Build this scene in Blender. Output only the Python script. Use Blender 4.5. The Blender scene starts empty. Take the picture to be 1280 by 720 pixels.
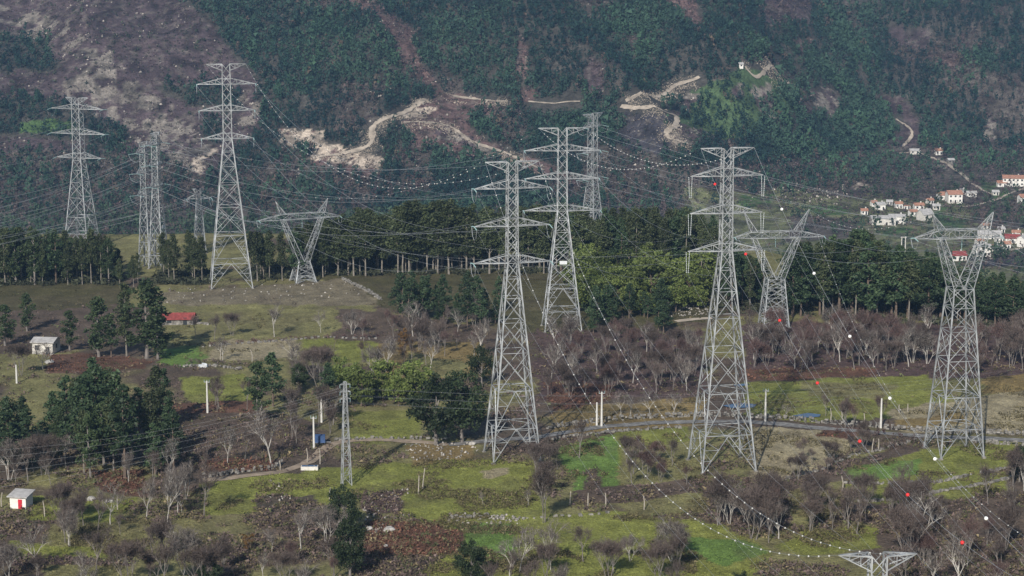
import bpy, math, random
import numpy as np
from mathutils import Vector

random.seed(7)
RNG = np.random.default_rng(11)
sc = bpy.context.scene
COL = sc.collection
PI = math.pi

# ------------------------------------------------------------------ camera
W, Hh, F = 1280.0, 720.0, 2567.0
CAMZ = 115.0
PITCH = math.atan(460.0 / F)
cp, sp = math.cos(PITCH), math.sin(PITCH)
cam_d = bpy.data.cameras.new("camera")
cam = bpy.data.objects.new("camera", cam_d)
COL.objects.link(cam)
cam.location = (0, 0, CAMZ)
cam.rotation_euler = (PI / 2 - PITCH, 0, 0)
cam_d.sensor_width = 36.0
cam_d.lens = 36.0 * F / W
cam_d.clip_start = 1.0
cam_d.clip_end = 9000.0
sc.camera = cam


def project(x, y, z):
    zz = z - CAMZ
    d = y * cp - zz * sp
    return 640.0 + F * x / d, 360.0 - F * (y * sp + zz * cp) / d


def ray(px, py):
    a, b = (px - 640.0) / F, (360.0 - py) / F
    return a, cp + b * sp, -sp + b * cp


def at_depth(px, py, D):
    """The point of a pixel's ray at ground distance D."""
    rx, ry, rz = ray(px, py)
    t = D / ry
    return Vector((rx * t, D, CAMZ + rz * t))


# ------------------------------------------------------------------ noise and terrain height
def _h(ix, iy, s):
    n = (ix.astype(np.int64) * 374761393 + iy.astype(np.int64) * 668265263 + s * 974711) & 0x7FFFFFFF
    n = ((n ^ (n >> 13)) * 1274126177) & 0x7FFFFFFF
    return ((n ^ (n >> 16)) & 0xFFFF) / 65535.0


def vnoise(x, y, s=0):
    x = np.asarray(x, float); y = np.asarray(y, float)
    ix, iy = np.floor(x), np.floor(y)
    fx, fy = x - ix, y - iy
    fx = fx * fx * (3 - 2 * fx); fy = fy * fy * (3 - 2 * fy)
    a, b = _h(ix, iy, s), _h(ix + 1, iy, s)
    c, d = _h(ix, iy + 1, s), _h(ix + 1, iy + 1, s)
    return (a * (1 - fx) + b * fx) * (1 - fy) + (c * (1 - fx) + d * fx) * fy


def fbm(x, y, s=0, o=4):
    v, a, t = 0.0, 0.5, 0.0
    for k in range(o):
        v = v + a * vnoise(x * 2 ** k, y * 2 ** k, s + k * 17); t += a; a *= 0.5
    return v / t


def sm(t):
    t = np.clip(t, 0, 1)
    return t * t * (3 - 2 * t)


def height(x, y):
    x = np.asarray(x, float); y = np.asarray(y, float)
    edge = 748.0 + 37.0 * sm((x + 25) / 30.0) - 135.0 * sm((x - 45) / 85.0)
    t = y - edge
    drop = 95.0 * (1 - np.exp(-np.maximum(t, 0) / 300.0))
    near = np.maximum(350.0 - y, 0)
    z = -drop - 0.00055 * near ** 2
    z = z + (fbm(x / 70.0, y / 70.0, 3, 2) - 0.5) * 2.2 + (fbm(x / 13.0, y / 13.0, 5, 3) - 0.5) * 0.7
    toe = 1385.0 + 290.0 * sm((x - 110) / 230.0)
    s = y - toe
    ramp = (np.sqrt(s * s + 80.0 ** 2) + s) / 2
    m = 0.43 * ramp
    k = sm(s / 160.0)
    rid = np.abs(fbm(x / 210.0 + y / 700.0, y / 330.0, 21, 3) - 0.5) * 2
    m = m + k * ((0.4 - rid) * 52.0 + (fbm(x / 55.0, y / 70.0, 31, 3) - 0.5) * 13.0)
    m = m + k * 24.0 * np.exp(-(((x - 176) / 42.0) ** 2 + ((y - 1612) / 60.0) ** 2))
    m = m - k * 10.0 * np.exp(-(((x + 75) / 60.0) ** 2 + ((y - 1530) / 60.0) ** 2))
    v = sm((y - 950) / 250.0) * (fbm(x / 120.0, y / 120.0, 41, 3) - 0.5) * 14.0
    return z + m + v


def h1(x, y):
    return float(height(np.array([x]), np.array([y]))[0])


def ground(px, py):
    """Where the ray of a point of the photograph meets the plateau."""
    px = np.asarray(px, float); py = np.asarray(py, float)
    rx, ry, rz = ray(px, py)
    z = np.zeros_like(px)
    for _ in range(14):
        t = (z - CAMZ) / rz
        z = 0.5 * z + 0.5 * height(rx * t, ry * t)
    t = (z - CAMZ) / rz
    return rx * t, ry * t, height(rx * t, ry * t)


def gpt(px, py):
    x, y, z = ground(np.array([px]), np.array([py]))
    return Vector((float(x[0]), float(y[0]), float(z[0])))


_Y = np.arange(820.0, 2500.0, 1.5)


def far_pt(px, py):
    """First meeting of the ray with valley or mountain."""
    rx, ry, rz = ray(px, py)
    t = _Y / ry
    zz = height(rx * t, _Y)
    below = np.nonzero(CAMZ + rz * t <= zz)[0]
    i = below[0] if len(below) else len(_Y) - 1
    return Vector((float(rx * t[i]), float(_Y[i]), float(zz[i])))


def inpoly(px, py, poly):
    r = np.zeros(px.shape, bool)
    n = len(poly); j = n - 1
    for i in range(n):
        xi, yi = poly[i]; xj, yj = poly[j]
        if yi != yj:
            c = ((yi > py) != (yj > py)) & (px < (xj - xi) * (py - yi) / (yj - yi) + xi)
            r ^= c
        j = i
    return r


# ------------------------------------------------------------------ object helpers
def tag(o, label=None, cat=None, group=None, kind=None):
    if label: o["label"] = label
    if cat: o["category"] = cat
    if group: o["group"] = group
    if kind: o["kind"] = kind
    return o


def empty(name, loc, rz=0.0, label=None, cat=None, group=None):
    o = bpy.data.objects.new(name, None)
    COL.objects.link(o)
    o.location = loc; o.rotation_euler = (0, 0, rz)
    o.empty_display_size = 0.5
    return tag(o, label, cat, group)


def link(name, me, parent=None, loc=None):
    o = bpy.data.objects.new(name, me)
    COL.objects.link(o)
    if parent is not None: o.parent = parent
    if loc is not None: o.location = loc
    return o


def np_mesh(name, V, Fc, mats, col=None, midx=None, smooth=False):
    """V (n,3), Fc (m,k) with one k; col (n,3) vertex colours."""
    me = bpy.data.meshes.new(name)
    n, (m, k) = len(V), Fc.shape
    me.vertices.add(n); me.vertices.foreach_set("co", np.asarray(V, np.float32).ravel())
    me.loops.add(m * k); me.loops.foreach_set("vertex_index", np.asarray(Fc, np.int32).ravel())
    me.polygons.add(m); me.polygons.foreach_set("loop_start", np.arange(0, m * k, k, dtype=np.int32))
    if smooth: me.polygons.foreach_set("use_smooth", np.ones(m, bool))
    if midx is not None: me.polygons.foreach_set("material_index", np.asarray(midx, np.int32))
    for mt in (mats if isinstance(mats, (list, tuple)) else [mats]): me.materials.append(mt)
    me.update(calc_edges=True)
    if col is not None:
        a = me.attributes.new("tint", "FLOAT_COLOR", "POINT")
        c = np.ones((n, 4), np.float32); c[:, :3] = col
        a.data.foreach_set("color", c.ravel())
    return me


class MB:
    def __init__(s): s.v = []; s.f = []

    def bar(s, a, b, w, cap=False):
        a, b = Vector(a), Vector(b)
        d = b - a
        if d.length < 1e-6: return
        d.normalize()
        u = d.cross(Vector((0, 0, 1)) if abs(d.z) < 0.95 else Vector((1, 0, 0))).normalized()
        v = d.cross(u)
        h = w / 2; i = len(s.v)
        for p in (a, b):
            for su, sv in ((-1, -1), (1, -1), (1, 1), (-1, 1)): s.v.append(p + u * su * h + v * sv * h)
        for k in range(4): s.f.append((i + k, i + (k + 1) % 4, i + 4 + (k + 1) % 4, i + 4 + k))
        if cap: s.f += [(i + 3, i + 2, i + 1, i), (i + 4, i + 5, i + 6, i + 7)]

    def tube(s, pts, rads, n=6, cap=True):
        i0 = len(s.v); P = [Vector(p) for p in pts]
        for k, p in enumerate(P):
            d = (P[min(k + 1, len(P) - 1)] - P[max(k - 1, 0)]).normalized()
            u = d.cross(Vector((0, 0, 1)) if abs(d.z) < 0.95 else Vector((1, 0, 0))).normalized(); v = d.cross(u)
            for q in range(n):
                a = 2 * PI * q / n
                s.v.append(p + (u * math.cos(a) + v * math.sin(a)) * rads[k])
        for k in range(len(P) - 1):
            for q in range(n):
                a, b = i0 + k * n + q, i0 + k * n + (q + 1) % n
                s.f.append((a, b, b + n, a + n))
        if cap:
            s.f.append(tuple(range(i0 + n - 1, i0 - 1, -1))); e = len(s.v)
            s.f.append(tuple(range(e - n, e)))

    def box(s, c, d, rz=0.0, jit=0.0):
        i = len(s.v); cc, ss = math.cos(rz), math.sin(rz)
        for z in (-1, 1):
            for x, y in ((-1, -1), (1, -1), (1, 1), (-1, 1)):
                a, b = x * d[0] / 2, y * d[1] / 2
                if jit: a += random.uniform(-jit, jit); b += random.uniform(-jit, jit)
                s.v.append(Vector((c[0] + a * cc - b * ss, c[1] + a * ss + b * cc, c[2] + z * d[2] / 2 + (random.uniform(-jit, jit) if jit else 0))))
        s.f += [(i + 3, i + 2, i + 1, i), (i + 4, i + 5, i + 6, i + 7)]
        for k in range(4): s.f.append((i + k, i + (k + 1) % 4, i + 4 + (k + 1) % 4, i + 4 + k))

    def face(s, pts):
        i = len(s.v); s.v += [Vector(p) for p in pts]; s.f.append(tuple(range(i, i + len(pts))))

    def mesh(s, name, mat):
        me = bpy.data.meshes.new(name)
        me.from_pydata([tuple(p) for p in s.v], [], s.f); me.materials.append(mat); me.update()
        return me

    def obj(s, name, mat, parent=None):
        return link(name, s.mesh(name, mat), parent)


# ------------------------------------------------------------------ materials
def new_mat(name):
    m = bpy.data.materials.new(name); m.use_nodes = True
    nt = m.node_tree
    return m, nt, nt.nodes["Principled BSDF"]


def node(nt, t, **kw):
    n = nt.nodes.new(t)
    for k, v in kw.items(): setattr(n, k, v)
    return n


def flat_mat(name, col, rough=0.7, metal=0.0, scale=3.0, amt=0.25, spec=0.3, bump=0.0):
    """Base colour broken up by object-space noise."""
    m, nt, b = new_mat(name)
    tc = node(nt, "ShaderNodeTexCoord")
    nz = node(nt, "ShaderNodeTexNoise"); nz.inputs["Scale"].default_value = scale; nz.inputs["Detail"].default_value = 6
    nt.links.new(tc.outputs["Object"], nz.inputs["Vector"])
    mr = node(nt, "ShaderNodeMapRange")
    mr.inputs[1].default_value = 0.3; mr.inputs[2].default_value = 0.7
    mr.inputs[3].default_value = 1 - amt; mr.inputs[4].default_value = 1 + amt
    nt.links.new(nz.outputs["Fac"], mr.inputs[0])
    mx = node(nt, "ShaderNodeVectorMath", operation="SCALE"); mx.inputs[0].default_value = col
    nt.links.new(mr.outputs[0], mx.inputs["Scale"])
    nt.links.new(mx.outputs[0], b.inputs["Base Color"])
    b.inputs["Roughness"].default_value = rough; b.inputs["Metallic"].default_value = metal
    b.inputs["Specular IOR Level"].default_value = spec
    if bump:
        bp = node(nt, "ShaderNodeBump"); bp.inputs["Strength"].default_value = bump
        nt.links.new(nz.outputs["Fac"], bp.inputs["Height"]); nt.links.new(bp.outputs[0], b.inputs["Normal"])
    return m


def leaf_mat(name, ca, cb, obj_amt=0.3, transl=0.25):
    """Leaf colour: varies leaf by leaf and tree by tree."""
    m, nt, b = new_mat(name)
    g = node(nt, "ShaderNodeNewGeometry"); oi = node(nt, "ShaderNodeObjectInfo")
    mix = node(nt, "ShaderNodeMix", data_type="RGBA")
    mix.inputs[6].default_value = (*ca, 1); mix.inputs[7].default_value = (*cb, 1)
    nt.links.new(g.outputs["Random Per Island"], mix.inputs[0])
    mr = node(nt, "ShaderNodeMapRange"); mr.inputs[3].default_value = 1 - obj_amt; mr.inputs[4].default_value = 1 + obj_amt
    nt.links.new(oi.outputs["Random"], mr.inputs[0])
    mx = node(nt, "ShaderNodeVectorMath", operation="SCALE")
    nt.links.new(mix.outputs[2], mx.inputs[0]); nt.links.new(mr.outputs[0], mx.inputs["Scale"])
    nt.links.new(mx.outputs[0], b.inputs["Base Color"])
    b.inputs["Roughness"].default_value = 0.6; b.inputs["Specular IOR Level"].default_value = 0.25
    if transl:
        tr = node(nt, "ShaderNodeBsdfTranslucent"); ms = node(nt, "ShaderNodeMixShader"); ms.inputs[0].default_value = transl
        nt.links.new(mx.outputs[0], tr.inputs[0])
        nt.links.new(b.outputs[0], ms.inputs[1]); nt.links.new(tr.outputs[0], ms.inputs[2])
        nt.links.new(ms.outputs[0], nt.nodes["Material Output"].inputs[0])
    return m


def tint_mat(name, scales, amts, rough=0.9, bump=0.4, bump_scale=2.0):
    """Land-cover colour kept on the vertices, broken up by noises of several sizes."""
    m, nt, b = new_mat(name)
    at = node(nt, "ShaderNodeAttribute", attribute_name="tint")
    tc = node(nt, "ShaderNodeTexCoord")
    cur = at.outputs["Color"]
    for sc_, am in zip(scales, amts):
        nz = node(nt, "ShaderNodeTexNoise"); nz.inputs["Scale"].default_value = sc_; nz.inputs["Detail"].default_value = 5
        nz.inputs["Roughness"].default_value = 0.65
        nt.links.new(tc.outputs["Object"], nz.inputs["Vector"])
        mr = node(nt, "ShaderNodeMapRange"); mr.inputs[1].default_value = 0.32; mr.inputs[2].default_value = 0.68
        mr.inputs[3].default_value = 1 - am; mr.inputs[4].default_value = 1 + am
        nt.links.new(nz.outputs["Fac"], mr.inputs[0])
        mx = node(nt, "ShaderNodeVectorMath", operation="SCALE")
        nt.links.new(cur, mx.inputs[0]); nt.links.new(mr.outputs[0], mx.inputs["Scale"])
        cur = mx.outputs[0]
    nt.links.new(cur, b.inputs["Base Color"])
    b.inputs["Roughness"].default_value = rough; b.inputs["Specular IOR Level"].default_value = 0.15
    if bump:
        nz = node(nt, "ShaderNodeTexNoise"); nz.inputs["Scale"].default_value = bump_scale; nz.inputs["Detail"].default_value = 8
        nt.links.new(tc.outputs["Object"], nz.inputs["Vector"])
        bp = node(nt, "ShaderNodeBump"); bp.inputs["Strength"].default_value = bump; bp.inputs["Distance"].default_value = 0.6
        nt.links.new(nz.outputs["Fac"], bp.inputs["Height"]); nt.links.new(bp.outputs[0], b.inputs["Normal"])
    return m


M = dict(
    ground=tint_mat("ground_cover", (0.25, 1.1, 4.0), (0.22, 0.3, 0.3), bump=0.7, bump_scale=1.6),
    slope=tint_mat("mountain_cover", (0.04, 0.22, 0.8), (0.2, 0.4, 0.45), bump=1.0, bump_scale=0.35),
    tuft=tint_mat("undergrowth_cover", (1.0,), (0.25,), bump=0),
    steel=flat_mat("galvanised_steel", (0.31, 0.325, 0.335), 0.5, 0.35, 0.45, 0.45, 0.4),
    steel_dull=flat_mat("weathered_steel", (0.30, 0.31, 0.32), 0.6, 0.3, 0.6, 0.2, 0.4),
    wire=flat_mat("aluminium_wire", (0.42, 0.44, 0.46), 0.5, 0.4, 0.2, 0.1),
    glass=flat_mat("insulator_glass", (0.22, 0.33, 0.33), 0.15, 0.0, 3.0, 0.15, 0.6),
    porcelain=flat_mat("grey_porcelain", (0.40, 0.43, 0.44), 0.3, 0, 3, 0.1, 0.5),
    white=flat_mat("white_plastic", (0.8, 0.8, 0.78), 0.5, 0, 4, 0.06),
    ball=flat_mat("pale_plastic", (0.43, 0.43, 0.41), 0.6, 0, 4, 0.1),
    red=flat_mat("red_plastic", (0.62, 0.03, 0.03), 0.5, 0, 4, 0.1),
    plate=flat_mat("white_enamel", (0.55, 0.57, 0.58), 0.4, 0, 1, 0.05),
    concrete=flat_mat("pale_concrete", (0.52, 0.50, 0.46), 0.85, 0, 1.5, 0.18),
    pole=flat_mat("whitish_concrete", (0.50, 0.49, 0.46), 0.8, 0, 1.5, 0.1),
    stone=flat_mat("granite", (0.17, 0.16, 0.145), 0.9, 0, 1.3, 0.6),
    palerock=flat_mat("pale_granite", (0.33, 0.315, 0.29), 0.9, 0, 1.5, 0.45),
    boulder=tint_mat("pale_rock", (0.5,), (0.4,), bump=0),
    post=flat_mat("weathered_wood", (0.30, 0.27, 0.23), 0.9, 0, 3, 0.3),
    bark=flat_mat("pale_bark", (0.19, 0.17, 0.145), 0.9, 0, 0.8, 0.45),
    bark_dark=flat_mat("brown_bark", (0.12, 0.09, 0.07), 0.9, 0, 0.8, 0.4),
    bark_white=flat_mat("lichen_bark", (0.36, 0.34, 0.31), 0.9, 0, 0.7, 0.4),
    bark_grey=flat_mat("grey_bark", (0.165, 0.148, 0.135), 0.9, 0, 0.7, 0.4),
    euc=leaf_mat("eucalyptus_leaf", (0.034, 0.048, 0.022), (0.078, 0.094, 0.040)),
    pine=leaf_mat("pine_needles", (0.025, 0.047, 0.024), (0.060, 0.092, 0.040)),
    ever=leaf_mat("evergreen_leaf", (0.020, 0.034, 0.015), (0.045, 0.064, 0.026)),
    fullleaf=leaf_mat("dark_olive_leaf", (0.026, 0.044, 0.020), (0.060, 0.084, 0.034)),
    acacia=leaf_mat("acacia_leaf", (0.070, 0.098, 0.024), (0.150, 0.182, 0.050)),
    ivy=leaf_mat("autumn_leaf", (0.12, 0.07, 0.025), (0.2, 0.11, 0.035)),
    twig=leaf_mat("purple_twig", (0.058, 0.043, 0.038), (0.108, 0.084, 0.072), 0.3, 0),
    twig_red=leaf_mat("reddish_twig", (0.068, 0.041, 0.038), (0.115, 0.072, 0.063), 0.25, 0),
    twig_grey=leaf_mat("grey_twig", (0.078, 0.065, 0.058), (0.15, 0.128, 0.113), 0.25, 0),
    asphalt=flat_mat("worn_asphalt", (0.155, 0.15, 0.142), 0.85, 0, 0.8, 0.5),
    dirt=flat_mat("pale_dirt", (0.42, 0.36, 0.29), 0.95, 0, 0.25, 0.3),
    track=flat_mat("pale_track_dirt", (0.30, 0.255, 0.205), 0.95, 0, 0.12, 0.45),
    dirt_brown=flat_mat("brown_dirt", (0.24, 0.19, 0.14), 0.95, 0, 0.5, 0.35),
    plaster=flat_mat("white_plaster", (0.62, 0.60, 0.56), 0.85, 0, 0.4, 0.12),
    plaster_grey=flat_mat("grey_plaster", (0.48, 0.46, 0.42), 0.9, 0, 0.4, 0.18),
    tile=flat_mat("terracotta_tile", (0.30, 0.155, 0.105), 0.85, 0, 1.2, 0.35),
    tile_grey=flat_mat("grey_roofing", (0.34, 0.33, 0.32), 0.85, 0, 0.8, 0.25),
    red_tile=flat_mat("red_tile", (0.20, 0.045, 0.04), 0.8, 0, 1.2, 0.35),
    dark=flat_mat("dark_window", (0.03, 0.035, 0.04), 0.2, 0, 1, 0.1, 0.5),
    red_paint=flat_mat("red_door_paint", (0.42, 0.02, 0.035), 0.5, 0, 2, 0.15),
    blue=flat_mat("blue_sheet", (0.035, 0.07, 0.16), 0.5, 0, 1, 0.25),
)
wm, wnt, wb = new_mat("still_water")
wb.inputs["Base Color"].default_value = (0.02, 0.045, 0.10, 1); wb.inputs["Roughness"].default_value = 0.06
wb.inputs["Specular IOR Level"].default_value = 0.7
M["water"] = wm

# ------------------------------------------------------------------ land cover
C = dict(
    green=(0.155, 0.165, 0.042), bright=(0.105, 0.165, 0.040), olive=(0.155, 0.145, 0.062), heath=(0.070, 0.064, 0.030),
    dry=(0.25, 0.215, 0.135), ochre=(0.175, 0.130, 0.055), rust=(0.100, 0.055, 0.038), brown=(0.088, 0.066, 0.050),
    purple=(0.078, 0.052, 0.048), dirt=(0.30, 0.24, 0.18), dark=(0.068, 0.056, 0.040), rubble=(0.150, 0.128, 0.085),
    f_floor=(0.045, 0.042, 0.036), m_bare=(0.056, 0.041, 0.044), m_rock=(0.165, 0.145, 0.125), m_red=(0.105, 0.068, 0.063),
    m_pale=(0.40, 0.335, 0.27), m_burn=(0.040, 0.037, 0.043), m_brown=(0.070, 0.060, 0.052), m_green=(0.055, 0.095, 0.033), m_hill=(0.055, 0.088, 0.040), m_olive=(0.115, 0.122, 0.060))

NEAR = [
    ("heath", [(-40, 345), (160, 345), (160, 382), (-40, 394)]),
    ("heath", [(385, 338), (720, 338), (900, 350), (900, 400), (720, 425), (600, 402), (490, 388), (430, 366)]),
    ("olive", [(130, 285), (320, 285), (320, 330), (130, 330)]),
    ("rubble", [(185, 368), (330, 356), (430, 348), (476, 375), (470, 386), (330, 382), (200, 384)]),
    ("olive", [(205, 380), (470, 382), (470, 405), (205, 405)]),
    ("brown", [(-40, 392), (150, 382), (205, 385), (205, 432), (-40, 445)]),
    ("olive", [(205, 398), (470, 402), (470, 458), (205, 458)]),
    ("dry", [(262, 428), (372, 424), (372, 448), (262, 452)]),
    ("bright", [(196, 437), (250, 434), (264, 450), (226, 459), (198, 456)]),
    ("green", [(375, 424), (470, 420), (472, 452), (390, 454)]),
    ("green", [(224, 473), (312, 468), (322, 502), (236, 508)]),
    ("rust", [(62, 440), (160, 446), (192, 455), (130, 470), (58, 466)]),
    ("rust", [(180, 505), (330, 500), (330, 520), (240, 528), (195, 522)]),
    ("brown", [(190, 520), (330, 515), (400, 530), (330, 575), (240, 580), (200, 560)]),
    ("rust", [(250, 574), (345, 574), (335, 590), (255, 591)]),
    ("ochre", [(470, 430), (600, 420), (620, 470), (480, 475)]),
    ("olive", [(510, 440), (590, 455), (580, 472), (500, 470)]),
    ("brown", [(420, 385), (500, 395), (600, 405), (610, 430), (420, 425)]),
    ("purple", [(670, 412), (880, 416), (880, 495), (670, 500)]),
    ("purple", [(930, 402), (1300, 408), (1300, 470), (930, 475)]),
    ("rust", [(680, 478), (765, 480), (760, 500), (690, 520)]),
    ("ochre", [(690, 512), (880, 494), (880, 530), (690, 545)]),
    ("rust", [(935, 462), (1100, 458), (1100, 470), (935, 478)]),
    ("green", [(430, 516), (520, 512), (530, 548), (435, 556)]),
    ("green", [(252, 602), (430, 584), (528, 578), (532, 618), (430, 628), (330, 642), (258, 645)]),
    ("dark", [(318, 620), (398, 618), (402, 640), (320, 642)]), ("brown", [(320, 646), (410, 644), (410, 662), (320, 664)]),
    ("rust", [(110, 588), (178, 588), (182, 624), (126, 614)]),
    ("green", [(34, 620), (78, 620), (78, 648), (38, 650)]),
    ("green", [(98, 626), (168, 622), (152, 656), (98, 654)]),
    ("olive", [(60, 655), (250, 650), (250, 690), (60, 690)]),
    ("green", [(12, 676), (175, 690), (165, 700), (20, 696)]),
    ("purple", [(20, 696), (165, 700), (160, 712), (20, 706)]),
    ("olive", [(60, 706), (165, 708), (165, 730), (60, 730)]),
    ("green", [(515, 572), (670, 578), (690, 650), (560, 665), (500, 640)]),
    ("dry", [(598, 588), (632, 584), (634, 592), (604, 596)]),
    ("ochre", [(505, 558), (590, 552), (596, 572), (515, 582)]),
    ("green", [(540, 648), (780, 640), (900, 656), (965, 690), (930, 730), (540, 730), (520, 690)]),
    ("bright", [(560, 655), (640, 655), (650, 700), (600, 705)]), ("bright", [(855, 668), (930, 676), (960, 690), (900, 710), (850, 690)]),
    ("bright", [(700, 556), (772, 543), (778, 610), (722, 618)]),
    ("brown", [(728, 590), (750, 586), (756, 612), (732, 614)]),
    ("green", [(768, 540), (862, 532), (866, 556), (800, 575), (776, 590)]),
    ("olive", [(776, 560), (870, 550), (880, 640), (780, 645)]),
    ("brown", [(720, 612), (880, 600), (885, 616), (780, 628), (720, 628)]),
    ("purple", [(452, 618), (508, 612), (500, 642), (456, 642)]),
    ("rust", [(455, 655), (500, 650), (575, 664), (578, 692), (520, 697), (460, 690)]),
    ("dark", [(455, 694), (560, 696), (530, 712), (455, 712)]),
    ("green", [(930, 480), (1160, 468), (1190, 495), (1160, 520), (1000, 528), (930, 518)]),
    ("olive", [(1000, 478), (1120, 480), (1100, 500), (1010, 496)]),
    ("dry", [(1112, 514), (1230, 494), (1300, 482), (1300, 542), (1130, 540)]),
    ("ochre", [(1112, 526), (1200, 516), (1210, 528), (1130, 536)]),
    ("ochre", [(1232, 470), (1300, 464), (1300, 486), (1228, 492)]),
    ("dry", [(935, 534), (1062, 538), (1068, 562), (990, 602), (940, 606)]),
    ("rust", [(1030, 532), (1075, 534), (1070, 548), (1020, 546)]),
    ("brown", [(960, 605), (1145, 552), (1150, 562), (975, 616)]),
    ("green", [(1052, 602), (1150, 560), (1260, 550), (1290, 566), (1255, 585), (1170, 606)]),
    ("green", [(1052, 608), (1255, 590), (1260, 612), (1150, 632), (1060, 628)]),
    ("bright", [(1060, 585), (1150, 572), (1150, 595), (1062, 600)]),
    ("olive", [(985, 612), (1050, 600), (1050, 640), (985, 662)]),
    ("green", [(965, 682), (1010, 660), (1105, 658), (1098, 686), (1000, 694)]),
    ("brown", [(880, 606), (985, 606), (985, 660), (880, 655)]),
    ("brown", [(1060, 632), (1300, 615), (1300, 740), (1105, 740), (1100, 660)]),
]

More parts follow.
